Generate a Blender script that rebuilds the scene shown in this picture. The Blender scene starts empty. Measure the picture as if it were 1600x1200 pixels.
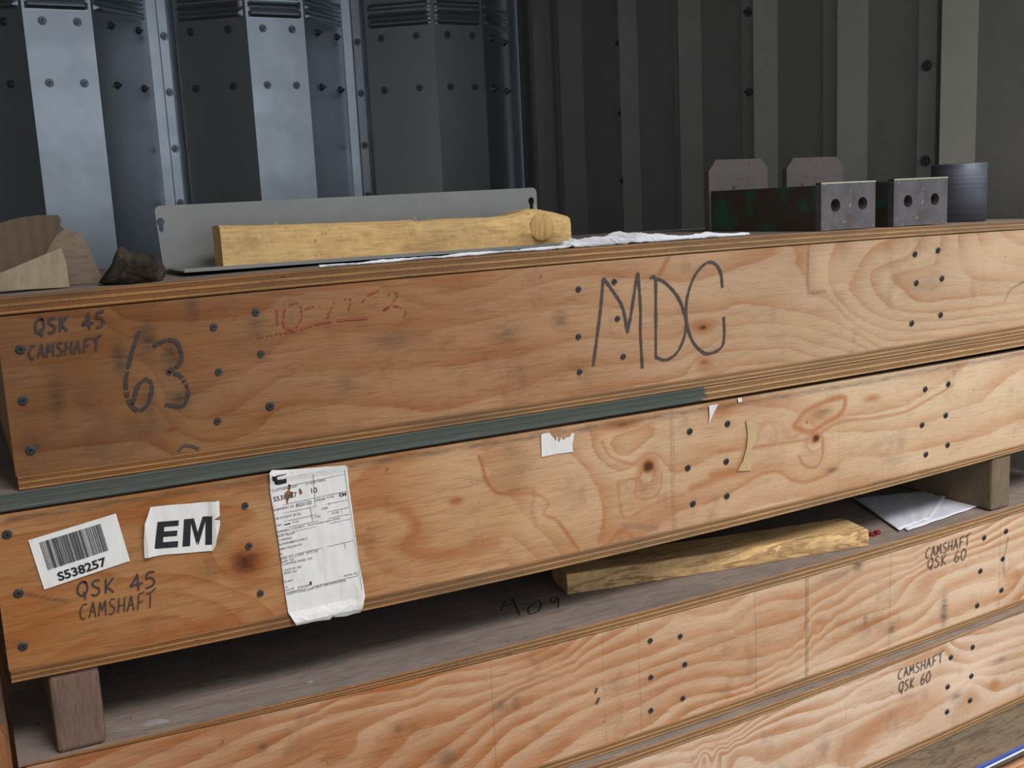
import bpy, bmesh, math, random
import numpy as np
from mathutils import Vector, Matrix, noise as mnoise
random.seed(7); rng = np.random.default_rng(7)
SC = bpy.context.scene
COL = SC.collection

# ------------------------------------------------------------------ camera
F = 1640.0
RC = np.array([[0.8805292917, -0.4715764481, -0.0477893293],
               [-0.1211540964, -0.1264458434, -0.9845471719],
               [0.4582464962, 0.8727124969, -0.1684726874]])   # rows: right, down, forward
CAM = np.array([0.0, -1.03, 1.35])
cd = bpy.data.cameras.new('camera'); cd.sensor_width = 36.0; cd.lens = F/1600*36.0
cd.clip_start = .02; cd.clip_end = 200
cam = bpy.data.objects.new('camera', cd); COL.objects.link(cam)
cam.matrix_world = Matrix(((RC[0][0], -RC[1][0], -RC[2][0], CAM[0]),
                           (RC[0][1], -RC[1][1], -RC[2][1], CAM[1]),
                           (RC[0][2], -RC[1][2], -RC[2][2], CAM[2]), (0, 0, 0, 1)))
SC.camera = cam

# ------------------------------------------------------------------ world, light, exposure
w = bpy.data.worlds.new('overcast sky'); SC.world = w; w.use_nodes = True
bg = w.node_tree.nodes['Background']
bg.inputs[0].default_value = (0.80, 0.90, 1.0, 1); bg.inputs[1].default_value = 0.82
def area(name, loc, aim, sx, sy, power, col):
    l = bpy.data.lights.new(name, 'AREA'); l.shape = 'RECTANGLE'; l.size = sx; l.size_y = sy
    l.energy = power; l.color = col
    o = bpy.data.objects.new(name, l); COL.objects.link(o); o.location = loc
    o.rotation_euler = (Vector(aim)-Vector(loc)).to_track_quat('-Z', 'Y').to_euler()
    return o
area('daylight_opening', (1.5, -2.3, 4.2), (0.8, 0.0, 1.1), 2.6, 1.6, 285, (1.0, 0.975, 0.95))
SC.view_settings.view_transform = 'Standard'; SC.view_settings.look = 'None'
SC.view_settings.exposure = 0.0; SC.view_settings.gamma = 1.0
SC.view_settings.use_curve_mapping = False

# ------------------------------------------------------------------ projection helpers (measuring the place)
def ray(px, py):
    return ((px-800)/F)*RC[0] + ((py-600)/F)*RC[1] + RC[2]
def PY(px, py, y=0.0):                       # point on the vertical plane y = const
    v = ray(px, py); return CAM + v*((y-CAM[1])/v[1])
def PZ(px, py, z):                           # point on a horizontal plane
    v = ray(px, py); return CAM + v*((z-CAM[2])/v[2])

# ------------------------------------------------------------------ object helpers
def link(o, parent=None):
    COL.objects.link(o)
    if parent is not None: o.parent = parent
    return o
def tag(o, label=None, cat=None, group=None, kind=None):
    if label: o['label'] = label
    if cat: o['category'] = cat
    if group: o['group'] = group
    if kind: o['kind'] = kind
    return o
def empty(name, loc):
    o = bpy.data.objects.new(name, None); COL.objects.link(o); o.location = loc
    o.empty_display_size = .05
    return o
def mesh_obj(name, verts, faces, mats, parent=None, smooth=False, fmat=None, attrs=None):
    me = bpy.data.meshes.new(name)
    if parent is not None:
        pl = parent.matrix_basis.translation if parent.parent is None else parent.parent.matrix_basis.translation + parent.matrix_basis.translation
        verts = np.asarray(verts, float) - np.array(pl)
    me.from_pydata([tuple(v) for v in verts], [], [tuple(f) for f in faces])
    for m in (mats if isinstance(mats, (list, tuple)) else [mats]): me.materials.append(m)
    if fmat is not None: me.polygons.foreach_set('material_index', list(fmat))
    if smooth: me.polygons.foreach_set('use_smooth', [True]*len(me.polygons))
    if attrs:
        for k, a in attrs.items():
            at = me.attributes.new(k, 'FLOAT', 'POINT'); at.data.foreach_set('value', np.asarray(a, np.float32))
    me.update()
    return link(bpy.data.objects.new(name, me), parent)
def bm_obj(name, bm, mat, parent=None, smooth=False):
    me = bpy.data.meshes.new(name)
    if parent is not None:
        bmesh.ops.translate(bm, verts=bm.verts, vec=-parent.matrix_basis.translation)
    bmesh.ops.recalc_face_normals(bm, faces=bm.faces)
    bm.to_mesh(me); bm.free()
    for m in (mat if isinstance(mat, (list, tuple)) else [mat]): me.materials.append(m)
    if smooth: me.polygons.foreach_set('use_smooth', [True]*len(me.polygons))
    return link(bpy.data.objects.new(name, me), parent)
def add_box(bm, lo, hi, bevel=0.0):
    r = bmesh.ops.create_cube(bm, size=1.0)
    vs = r['verts']
    for v in vs:
        v.co = Vector([lo[i]+(hi[i]-lo[i])*(v.co[i]+.5) for i in range(3)])
    if bevel > 0:
        es = list({e for v in vs for e in v.link_edges})
        bmesh.ops.bevel(bm, geom=es, offset=bevel, segments=2, affect='EDGES', profile=.5)
def smooth_poly(pts, n=8):
    """Catmull-Rom through 2D points"""
    p = [np.array(q, float) for q in pts]
    if len(p) < 3: return [p[0]*(1-t)+p[-1]*t for t in np.linspace(0, 1, n)]
    p = [2*p[0]-p[1]]+p+[2*p[-1]-p[-2]]; out = []
    for i in range(1, len(p)-2):
        for t in np.linspace(0, 1, n, endpoint=False):
            a, b, c, d = p[i-1], p[i], p[i+1], p[i+2]
            out.append(.5*((2*b)+(-a+c)*t+(2*a-5*b+4*c-d)*t*t+(-a+3*b-3*c+d)*t**3))
    out.append(p[-2]); return out

# ------------------------------------------------------------------ materials
class NT:
    def __init__(s, name):
        s.m = bpy.data.materials.new(name); s.m.use_nodes = True; s.t = s.m.node_tree
        s.b = s.t.nodes['Principled BSDF']; s.tc = None
    def n(s, ty, **kw):
        x = s.t.nodes.new(ty)
        for k, v in kw.items(): setattr(x, k, v)
        return x
    def L(s, a, b): s.t.links.new(a, b)
    def put(s, sock, v):
        if v is None: return
        if hasattr(v, 'is_output') or isinstance(v, bpy.types.NodeSocket): s.L(v, sock)
        else: sock.default_value = v
    def coord(s, scale=(1, 1, 1), rot=(0, 0, 0), loc=(0, 0, 0)):
        g = s.n('ShaderNodeNewGeometry') if False else None
        if s.tc is None: s.tc = s.n('ShaderNodeTexCoord')
        m = s.n('ShaderNodeMapping'); s.L(s.tc.outputs['Object'], m.inputs[0])
        m.inputs['Scale'].default_value = scale; m.inputs['Rotation'].default_value = rot; m.inputs['Location'].default_value = loc
        return m.outputs[0]
    def noise(s, scale, co=None, detail=4, rough=.55, dist=0.0):
        x = s.n('ShaderNodeTexNoise'); x.inputs['Scale'].default_value = scale
        x.inputs['Detail'].default_value = detail; x.inputs['Roughness'].default_value = rough; x.inputs['Distortion'].default_value = dist
        s.L(co if co is not None else s.coord(), x.inputs['Vector']); return x.outputs['Fac']
    def math(s, op, a, b=None, c=None, clamp=False):
        x = s.n('ShaderNodeMath', operation=op); x.use_clamp = clamp
        s.put(x.inputs[0], a); s.put(x.inputs[1], b)
        if c is not None: s.put(x.inputs[2], c)
        return x.outputs[0]
    def mapr(s, v, a, b, c=0.0, d=1.0, smooth=False):
        x = s.n('ShaderNodeMapRange'); x.interpolation_type = 'SMOOTHSTEP' if smooth else 'LINEAR'
        s.put(x.inputs[0], v)
        for i, q in zip((1, 2, 3, 4), (a, b, c, d)): x.inputs[i].default_value = q
        return x.outputs[0]
    def ramp(s, v, stops, interp='LINEAR'):
        x = s.n('ShaderNodeValToRGB'); x.color_ramp.interpolation = interp; e = x.color_ramp.elements
        while len(e) < len(stops): e.new(.5)
        for el, (p, c) in zip(e, stops):
            el.position = p; el.color = (c[0], c[1], c[2], 1) if not isinstance(c, (int, float)) else (c, c, c, 1)
        s.L(v, x.inputs[0]); return x.outputs[0]
    def mix(s, f, a, b, bt='MIX'):
        x = s.n('ShaderNodeMix', data_type='RGBA', blend_type=bt)
        s.put(x.inputs[0], f)
        for k, v in ((6, a), (7, b)):
            if isinstance(v, (tuple, list)): v = (v[0], v[1], v[2], 1)
            s.put(x.inputs[k], v)
        return x.outputs[2]
    def attr(s, name):
        x = s.n('ShaderNodeAttribute'); x.attribute_name = name; return x.outputs['Fac']
    def fin(s, col, rough=.7, metal=0.0, bump=None, bd=.3, dist=.001, spec=None):
        if isinstance(col, (tuple, list)): col = (col[0], col[1], col[2], 1)
        s.put(s.b.inputs['Base Color'], col); s.put(s.b.inputs['Roughness'], rough); s.put(s.b.inputs['Metallic'], metal)
        if spec is not None: s.b.inputs['Specular IOR Level'].default_value = spec
        if bump is not None:
            x = s.n('ShaderNodeBump'); x.inputs['Strength'].default_value = bd; x.inputs['Distance'].default_value = dist
            s.L(bump, x.inputs['Height']); s.L(x.outputs[0], s.b.inputs['Normal'])
        return s.m

def lin(r, g, b):
    f = lambda c: (c/255/12.92) if c/255 <= .04045 else ((c/255+.055)/1.055)**2.4
    return (f(r), f(g), f(b))

def panel_mat(name, light, orange, amp=1.0, seed=0.0, marks=(), grime_amt=1.4, warp=.35, aged=.9, wide=False, end_dark=.3):
    s = NT(name)
    wco = s.coord((3, 3, 16), loc=(seed, seed, 0)); w1 = s.noise(1.0, wco, 3, .5)
    w2 = s.noise(1.0, s.coord((22, 22, 110), loc=(seed, 0, 0)), 4, .6)
    fine = s.noise(1.0, s.coord((55, 55, 900), loc=(seed, 0, 0)), 3, .6)
    p = s.attr('phase')
    p = s.math('ADD', p, s.math('MULTIPLY', s.math('SUBTRACT', w1, .5), warp))
    p = s.math('ADD', p, s.math('MULTIPLY', s.math('SUBTRACT', w2, .5), .22))
    p = s.math('ADD', p, s.math('MULTIPLY', s.math('SUBTRACT', fine, .5), .10))
    f = s.math('FRACT', p)
    band = s.ramp(f, [(0.0, .12), (.05, 0.0), (.35, .04), (.62, .35), (.88, .85), (.96, 1.0), (1.0, .25)] if not wide else [(0.0, .2), (.04, 0.0), (.30, .05), (.48, .5), (.75, .95), (.97, 1.0), (1.0, .3)])
    amod = s.mapr(s.noise(1.0, s.coord((4, 4, 22), loc=(seed+3, 0, 0)), 3, .6), .32, .68, .25, 1.0)
    band = s.math('MULTIPLY', s.math('MULTIPLY', band, amod), amp)
    col = s.mix(band, light, orange)
    # slow drift in tone, plus straight fine fibres
    drift = s.noise(1.0, s.coord((2.2, 2.2, 9), loc=(seed+9, 0, 0)), 3, .6)
    col = s.mix(s.mapr(drift, .35, .7, 0, .5), col, tuple(c*.86 for c in orange))
    col = s.mix(s.mapr(s.noise(1.0, s.coord((7, 7, 30), loc=(seed+19, 0, 0)), 5, .65), .5, .75, 0, .35), col, tuple(min(1, c*1.18) for c in light))
    col = s.mix(1.0, col, s.ramp(fine, [(.25, .80), (.5, 1.0), (.75, 1.10)]), 'MULTIPLY')
    pore = s.noise(1.0, s.coord((130, 130, 1500)), 2, .5)
    col = s.mix(s.mapr(pore, .62, .78, 0, .35), col, tuple(c*.45 for c in orange))
    og = s.attr('orange')
    col = s.mix(s.mapr(s.math('ADD', og, s.math('MULTIPLY', s.math('SUBTRACT', w2, .5), .35)), .12, .75, 0, .85), col, tuple(c*q for c, q in zip(orange, (.92, .82, .75))))
    pl = s.attr('pale')
    col = s.mix(s.mapr(pl, .1, 1, 0, .7), col, tuple(min(1, c*1.15) for c in light))
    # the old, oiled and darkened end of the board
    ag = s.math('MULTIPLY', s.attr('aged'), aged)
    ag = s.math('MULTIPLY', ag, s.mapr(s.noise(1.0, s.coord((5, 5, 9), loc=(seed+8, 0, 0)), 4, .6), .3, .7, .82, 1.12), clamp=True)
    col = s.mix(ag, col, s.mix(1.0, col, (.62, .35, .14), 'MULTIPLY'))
    col = s.mix(s.math('MULTIPLY', s.math('POWER', s.attr('aged'), 6.0), end_dark), col, s.mix(1.0, col, (.52, .58, .74), 'MULTIPLY'))  # extra darkening towards the left end
    cht = s.noise(1.0, s.coord((26, 26, 330), rot=(0, .22, 0), loc=(seed, 0, 0)), 2, .5, .8)
    col = s.mix(s.math('MULTIPLY', s.mapr(cht, .52, .66, 0, .34), ag), col, tuple(c*.22 for c in orange))
    # grime
    g = s.attr('grime'); sp = s.noise(1.0, s.coord((60, 60, 300)), 5, .7)
    gg = s.math('MULTIPLY', g, s.mapr(sp, .3, .65, .25, 1.25))
    smear = s.mapr(s.noise(1.0, s.coord((14, 14, 9), loc=(seed+5, 2, 0)), 6, .68), .56, .80, 0, .42*grime_amt)
    dots = s.mapr(s.noise(1.0, s.coord((70, 70, 110), loc=(seed, 4, 1)), 3, .6), .70, .80, 0, .5*grime_amt)
    gg = s.math('MAXIMUM', gg, s.math('MAXIMUM', smear, dots), clamp=True)
    col = s.mix(gg, col, s.mix(ag, lin(86, 76, 66), lin(50, 42, 34)))
    k = s.attr('knot')
    kn = s.math('ADD', k, s.math('MULTIPLY', s.math('SUBTRACT', s.noise(1.0, s.coord((160, 160, 220)), 4, .6), .5), .5))
    col = s.mix(s.mapr(kn, .35, .8, 0, .92), col, lin(70, 34, 20))
    # score marks and strap lines down the panel at given X positions
    if marks:
        sx = s.n('ShaderNodeSeparateXYZ'); s.L(s.coord(), sx.inputs[0]); tot = None
        wob = s.math('MULTIPLY', s.math('SUBTRACT', s.noise(6.0, None, 2), .5), .006)
        for (mx, mw, ms) in marks:
            dd = s.math('ABSOLUTE', s.math('SUBTRACT', s.math('ADD', sx.outputs[0], wob), mx-.7955))
            q = s.mapr(dd, 0, mw, ms, 0)
            tot = q if tot is None else s.math('MAXIMUM', tot, q)
        tot = s.math('MULTIPLY', tot, s.mapr(s.noise(1.0, s.coord((200, 200, 260)), 3), .3, .6, .3, 1.0))
        col = s.mix(tot, col, lin(78, 60, 45))
    return s.fin(col, .72, 0, s.math('ADD', fine, s.math('MULTIPLY', band, .5)), .35, .0006, .25)

def edge_mat(name, teal=None, seed=0.0, dark=1.0):
    """plywood edge: veneers as stripes over the 'lay' attribute (0..1 through the sheet)"""
    s = NT(name)
    l = s.attr('lay')
    wob = s.noise(1.0, s.coord((9, 9, 9), loc=(seed, 0, 0)), 3)
    l = s.math('ADD', l, s.math('MULTIPLY', s.math('SUBTRACT', wob, .5), .06))
    a, b = lin(188, 146, 100), lin(152, 114, 80)
    c2, dk = lin(204, 164, 116), lin(110, 82, 60)
    st = s.ramp(l, [(0.0, a), (.17, c2), (.20, dk), (.24, b), (.38, b), (.41, dk), (.45, a), (.60, c2), (.63, dk), (.67, b), (.80, b), (.83, dk), (.87, a), (1.0, b)])
    gr = s.noise(1.0, s.coord((18, 18, 1200), loc=(seed, 0, 0)), 4, .65)
    col = s.mix(1.0, st, s.ramp(gr, [(.25, .62), (.5, .98), (.75, 1.2)]), 'MULTIPLY')
    end = s.noise(1.0, s.coord((700, 700, 160)), 3, .6)
    col = s.mix(s.mapr(end, .5, .8, 0, .45), col, lin(92, 66, 46))
    gm = s.mapr(s.noise(1.0, s.coord((5, 5, 30), loc=(seed+2, 0, 0)), 5, .65), .46, .74, 0, .55*dark)
    col = s.mix(gm, col, lin(104, 92, 76))
    col = s.mix(s.math('MULTIPLY', s.attr('aged'), .85), col, s.mix(1.0, col, (.62, .44, .28), 'MULTIPLY'))
    gp = s.mapr(s.noise(1.0, s.coord((30, 30, 120), loc=(seed+7, 0, 0)), 3, .6), .70, .76, 0, .9)
    col = s.mix(gp, col, lin(42, 30, 24))
    if teal is not None:
        t = s.attr('teal')
        ch = s.noise(1.0, s.coord((26, 26, 200), loc=(seed, 3, 0)), 4, .6)
        tt = s.mapr(s.math('ADD', t, s.math('MULTIPLY', s.math('SUBTRACT', ch, .5), .9)), .42, .52, 0, 1)
        tc = s.mix(s.mapr(gr, .3, .7, 0, 1), tuple(c*.72 for c in teal), tuple(c*1.25 for c in teal))
        tc = s.mix(s.mapr(l, .3, .5, 0, .5), tc, tuple(c*.7 for c in teal))
        col = s.mix(tt, col, tc)
    h = s.math('ADD', s.ramp(l, [(0, 1.0), (.19, 1.0), (.22, .2), (.39, .5), (.42, 0.1), (.45, 1.0), (.61, 1.0), (.64, .2), (.81, .6), (.84, .1), (.87, 1.0)]), gr)
    return s.fin(col, .8, 0, h, .6, .0012, .2)

def grain_mat(name, light, dark, sc=(3, 40, 40), seed=0.0, grime=.4, gcol=(80, 72, 66), rough=.78, streak=1.0):
    s = NT(name)
    n = s.noise(1.0, s.coord(sc, loc=(seed, seed, seed)), 5, .6, .4)
    f = s.math('FRACT', s.math('MULTIPLY', n, 7.0))
    col = s.mix(s.math('MULTIPLY', s.ramp(f, [(0, 0), (.5, .2), (.9, 1), (1, 0)]), .75*streak), light, dark)
    fine = s.noise(1.0, s.coord(tuple(c*14 for c in sc)), 3, .6)
    col = s.mix(1.0, col, s.ramp(fine, [(.25, .72), (.5, 1.0), (.75, 1.15)]), 'MULTIPLY')
    g = s.mapr(s.noise(14.0, s.coord((1, 1, 1), loc=(seed+4, 0, 0)), 6, .7), .42, .72, 0, grime)
    col = s.mix(g, col, lin(*gcol))
    sp = s.mapr(s.noise(120.0, None, 3, .6), .66, .74, 0, grime)
    col = s.mix(sp, col, lin(55, 45, 38))
    return s.fin(col, rough, 0, fine, .4, .0008, .2)

def galv_mat(name, base, rough=.38, metal=.85, dirt=.25, seed=0):
    s = NT(name)
    n = s.noise(9.0, s.coord(loc=(seed, 0, 0)), 6, .65)
    sm = s.noise(60.0, None, 4, .6)
    col = s.mix(s.mapr(n, .4, .7, 0, dirt), base, tuple(c*.6 for c in base))
    col = s.mix(s.mapr(sm, .35, .65, 0, .12), col, tuple(min(1, c*1.25) for c in base))
    return s.fin(col, s.mapr(n, .3, .7, rough-.03, rough+.06), metal, sm, .012, .0006)

def plain_mat(name, col, rough=.6, metal=0.0, nscale=60, var=.3, bump=.2, spec=None):
    s = NT(name)
    n = s.noise(nscale, None, 5, .6)
    c = s.mix(s.mapr(n, .35, .7, 0, 1), tuple(q*(1-var*.5) for q in col), tuple(min(1, q*(1+var*.5)) for q in col))
    return s.fin(c, rough, metal, n, bump, .0008, spec)

LIGHT = lin(204, 179, 152); ORANGE = lin(180, 126, 86)
M = {}
M['edge'] = edge_mat('plywood edge', seed=1, dark=1.5)
M['edge_teal'] = edge_mat('plywood edge with worn teal paint', teal=lin(84, 89, 82), seed=4)
M['edge_grey'] = edge_mat('weathered plywood edge', seed=8, dark=1.2)
M['lid'] = grain_mat('dusty plywood face', lin(146, 130, 120), lin(116, 101, 92), (3, 45, 45), 2, .6, (104, 98, 96))
M['inner'] = grain_mat('raw plywood', lin(176, 138, 96), lin(140, 98, 62), (3, 45, 45), 5, .3)
M['screw'] = plain_mat('dark screw steel', lin(66, 68, 68), .5, .4, 300, .5)
M['hole'] = plain_mat('screw recess black', (.008, .008, .009), .8)
M['bolster2'] = grain_mat('olive bolster wood', lin(122, 104, 84), lin(100, 84, 66), (30, 30, 5), 9, .5, (84, 84, 70), streak=.5)
M['bolster'] = grain_mat('dirty bolster wood', lin(118, 92, 78), lin(92, 66, 54), (30, 30, 5), 3, .55, (70, 70, 66), streak=.5)
M['galv'] = galv_mat('galvanised steel sheet', lin(178, 182, 187), .30, .88, .06)
M['galv2'] = galv_mat('dull side wall sheet', lin(176, 174, 166), .5, .35, .3, 5)
M['floor'] = plain_mat('concrete floor', lin(96, 92, 88), .85, 0, 12, .4, .5)
M['roof'] = galv_mat('roof sheet', lin(90, 92, 95), .55, .6, .3, 9)

# ------------------------------------------------------------------ the building shell
W = CAM[1] + 2.95          # plane of the back wall
XW = 0.5632*2.95           # plane of the side wall
ZB, ZT = 0.0, 2.6
def ax_(px, py=150): v = ray(px, py); return v[0]/v[1]

def sheet(name, prof, zs, beads, mat, parent, flip=False):
    """one folded metal sheet; prof = plan polyline, beads = [(z, half width, depth)] pressed into facets flagged True"""
    V = []; Fc = []; 
    cols = []
    for i in range(len(prof)-1):
        a, b, bead = np.array(prof[i][:2]), np.array(prof[i+1][:2]), prof[i][2]
        t = b-a; n = np.array([t[1], -t[0]]); n /= max(np.linalg.norm(n), 1e-9)
        us = (0, .04, .09, .5, .91, .96) if bead else (0,)
        for u in us:
            wgt = {0: 0, .04: .0, .09: 1, .5: 1, .91: 1, .96: 0}[u] if bead else 0
            cols.append((a+(b-a)*u, n, wgt))
    cols.append((np.array(prof[-1][:2]), np.array([0, 0]), 0))
    for p, n, wg in cols:
        for z in zs:
            off = 0
            if wg:
                for (zb, hw, dp) in beads:
                    q = abs(z-zb)/hw
                    if q < 1: off += dp*math.cos(q*math.pi/2)**2
            V.append((p[0]+n[0]*off*wg, p[1]+n[1]*off*wg, z))
    m = len(zs)
    for i in range(len(cols)-1):
        for j in range(m-1):
            f = (i*m+j, (i+1)*m+j, (i+1)*m+j+1, i*m+j+1)
            Fc.append(f if not flip else f[::-1])
    o = mesh_obj(name, V, Fc, mat, parent)
    return o

def hexscrew_mesh():
    bm = bmesh.new()
    bmesh.ops.create_cone(bm, cap_ends=True, segments=16, radius1=.0105, radius2=.0100, depth=.002, matrix=Matrix.Translation((0, 0, .001)))
    bmesh.ops.create_cone(bm, cap_ends=True, segments=6, radius1=.0068, radius2=.0064, depth=.006, matrix=Matrix.Translation((0, 0, .005)))
    bmesh.ops.create_cone(bm, cap_ends=True, segments=8, radius1=.0025, radius2=.0008, depth=.009, matrix=Matrix.Translation((0, 0, .0125)))
    me = bpy.data.meshes.new('screw'); bm.to_mesh(me); bm.free(); me.materials.append(M['zinc']); return me
M['zinc'] = plain_mat('zinc screw', lin(120, 122, 125), .35, .9, 200, .4)
HEX = hexscrew_mesh()
def hexscrew(x, y, z, n, parent):
    o = bpy.data.objects.new('screw', HEX); link(o, parent)
    pl = parent.matrix_basis.translation
    o.location = (x-pl[0], y-pl[1], z-pl[2]); o.rotation_euler = Vector(n).to_track_quat('Z', 'Y').to_euler()

wall_back = empty('wall_back', (0.8, W, 0)); tag(wall_back, kind='structure')
h = .12
pitch = (0.3688-0.188)*2.95
x_strip = 0.188*2.95
# heights of beads and screw rows from the photograph on the ridge face plane
def zat(px, py, y): return PY(px, py, y)[2]
zbead = [zat(434, yy, W-h) for yy in (22, 8, -6, -40, -54)]
zrow1, zrow2 = zat(434, 45, W-h), zat(434, 133, W-h)
zs_dense = sorted(set([ZB, .6, 1.0, 1.3, zrow2, zrow1] + [round(z, 5) for z in np.arange(min(zbead)-.02, max(zbead)+.02, .0035)] + [ZT]))
bead_l = [(z, .0105, .009) for z in zbead]
rl, rr = 0.2677*(2.95-h), 0.3224*(2.95-h)
x_in, x_out = 0.2026*2.95, 0.3602*2.95
for k in range(-2, 3):
    o0 = k*pitch
    X = lambda v: v+o0
    end = X(x_strip+pitch)
    prof = [(X(x_strip), W-.012, False), (X(0.1953*2.95), W-.012, False), (X(x_in)-.002, W+.010, False), (X(x_in), W, True), (X(rl), W-h, True), (X(rr), W-h, True), (X(x_out), W, False), (end+.004, W-.002, False), (end+.012, W-.002, False)]
    if k == 2: prof = [p for p in prof if p[0] < XW-.01] 
    if len(prof) < 2: continue
    if k == 2: prof.append((XW+.05, W, False))
    p = sheet('wall_panel', prof, zs_dense, bead_l, M['galv'], wall_back)
    if k == 2: continue
    nl = (-h, -(rl-x_in), 0); nr = (h, -(x_out-rr), 0)
    for z in (zrow1, zrow2):
        for f in (.27, .78): hexscrew(X(rl+(rr-rl)*f), W-h, z, (0, -1, 0), wall_back)
        for f in (.22, .74): hexscrew(X(x_in+(rl-x_in)*f), W-h*f, z, nl, wall_back)
        for f in (.32, .82): hexscrew(X(rr+(x_out-rr)*f), W-h*(1-f), z, nr, wall_back)
    for py in (58, 145, 233, 318):
        zz = zat(264, py, W)
        hexscrew(X(x_strip+.012), W-.012, zz, (0, -1, 0), wall_back)

wall_right = empty('wall_right', (XW, 0.8, 0)); tag(wall_right, kind='structure')
def yside(px): return CAM[1] + XW/ax_(px)
ribs = [(838, 843, 850, 864, False), (876, 883, 890, 912, False), (972, 980, 984, 998, True), (1061, 1073, 1077, 1097, False), (1167, 1186, 1194, 1215, True), (1294, 1314, 1325, 1356, False), (1442, 1467, 1487, 1526, True)]
last_y = W+.02
zs_s = [ZB, ZT]
for i, (a, b, c, d_, scr) in enumerate(ribs):
    ya, yb, yc, yd = (yside(q) for q in (a, b, c, d_))
    prof = [(XW, last_y, False), (XW, ya+.006, False), (XW-.014, ya, False), (XW-.008, yb, False), (XW+.035, yb-.004, False), (XW+.035, yc+.012, False), (XW-.03, yc, False), (XW, yd, False)]
    sheet('wall_panel', prof, zs_s, [], M['galv2'], wall_right)
    last_y = yd
    if scr:
        mid = (a+b)/2
        base = {972: (68, 177, 283), 1167: (19, 144, 268), 1442: (-40, 103, 251)}[a]
        for py in base:
            q = PY(mid, py, (ya+yb)/2); hexscrew(XW-.012, (ya+yb)/2, q[2], (-1, -.12, 0), wall_right)
sheet('wall_panel', [(XW, last_y, False), (XW, -.16, False), (XW+.04, -.16, False)], zs_s, [], M['galv2'], wall_right)

unseen_wall_left = empty('unseen_wall_left', (-.62, 0, 0)); tag(unseen_wall_left, kind='structure')  # unseen wall, set close to block sky light from the left
prof = []; yy = W
while yy > -2.2:
    prof += [(-.62, yy, False), (-.62, yy-.20, False), (-.56, yy-.26, False), (-.56, yy-.44, False)]; yy -= .5
sheet('wall_panel', prof, zs_s, [], M['galv2'], unseen_wall_left, True)
bm = bmesh.new(); add_box(bm, (-4.5, -5, -.05), (XW+.3, W+.2, 0)); fl = bm_obj('floor', bm, M['floor']); tag(fl, kind='structure')
bm = bmesh.new(); add_box(bm, (-.68, -1.18, ZT), (XW+.1, W+.1, ZT+.04)); ce = bm_obj('unseen_ceiling', bm, M['roof']); tag(ce, kind='structure')  # out of view; height and front edge set to shade the upper crates

# ------------------------------------------------------------------ plywood crates
def curve(pts, deg=2, y=0.0, anchors=()):
    q = np.array([PY(a, b, y) for a, b in pts]); xx = list(q[:, 0])+[a[0] for a in anchors]; zz = list(q[:, 2])+[a[1] for a in anchors]
    c = np.polyfit(xx, zz, deg)
    return lambda x: np.polyval(c, x)
XE = 1.585
lid1_t = curve([(0, 463), (400, 430), (500, 422), (800, 394), (900, 389), (1100, 372), (1300, 361), (1600, 345)])
lid1_b = curve([(0, 493), (400, 455), (800, 419), (900, 410), (1100, 394), (1300, 378), (1600, 358)])
bas1_t = curve([(100, 734), (400, 694), (900, 620), (1300, 556), (1600, 508)])
bas1_b = curve([(31, 767), (400, 712), (900, 636), (1300, 572), (1600, 523)])
lid2_b = curve([(0, 801), (400, 739), (900, 660), (1300, 592), (1600, 541)])
pan2_t = curve([(0, 806), (400, 743), (900, 665), (1100, 629), (1300, 600), (1450, 575), (1600, 547)])
bas2_t = curve([(20, 1053), (100, 1029), (400, 971), (800, 881), (1300, 773), (1600, 692)])
bas2_b = curve([(17, 1070), (400, 990), (800, 903), (900, 883), (1300, 786), (1600, 703)])
lid3_t = curve([(180, 1163), (400, 1108), (500, 1083), (800, 1006), (1100, 927), (1300, 877), (1500, 819), (1600, 784)])
lid3_b = curve([(100, 1180), (400, 1120), (500, 1100), (800, 1023), (900, 1000), (1100, 941), (1300, 889), (1600, 800)])
bas3_t = curve([(850, 1197), (1100, 1109), (1300, 1044), (1600, 936)], 2, 0, [(0, .694)])
bas3_b = curve([(1100, 1126), (1300, 1058), (1600, 945)], 2, 0, [(0, .684)])
Y4 = -.012
lid4_t = lambda x: bas3_b(x)-.0005
lid4_b = curve([(966, 1200), (1100, 1150), (1300, 1074), (1600, 953)], 2, Y4, [(0, .676)])
bas4_t = curve([(1347, 1200), (1600, 1084)], 2, Y4, [(0, .543), (.7, .520)])
bas4_b = lambda x: bas4_t(x)-.014
lid5_t = lambda x: bas4_b(x)-.0008
ZC5 = float(bas4_b(.75))-.002

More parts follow.
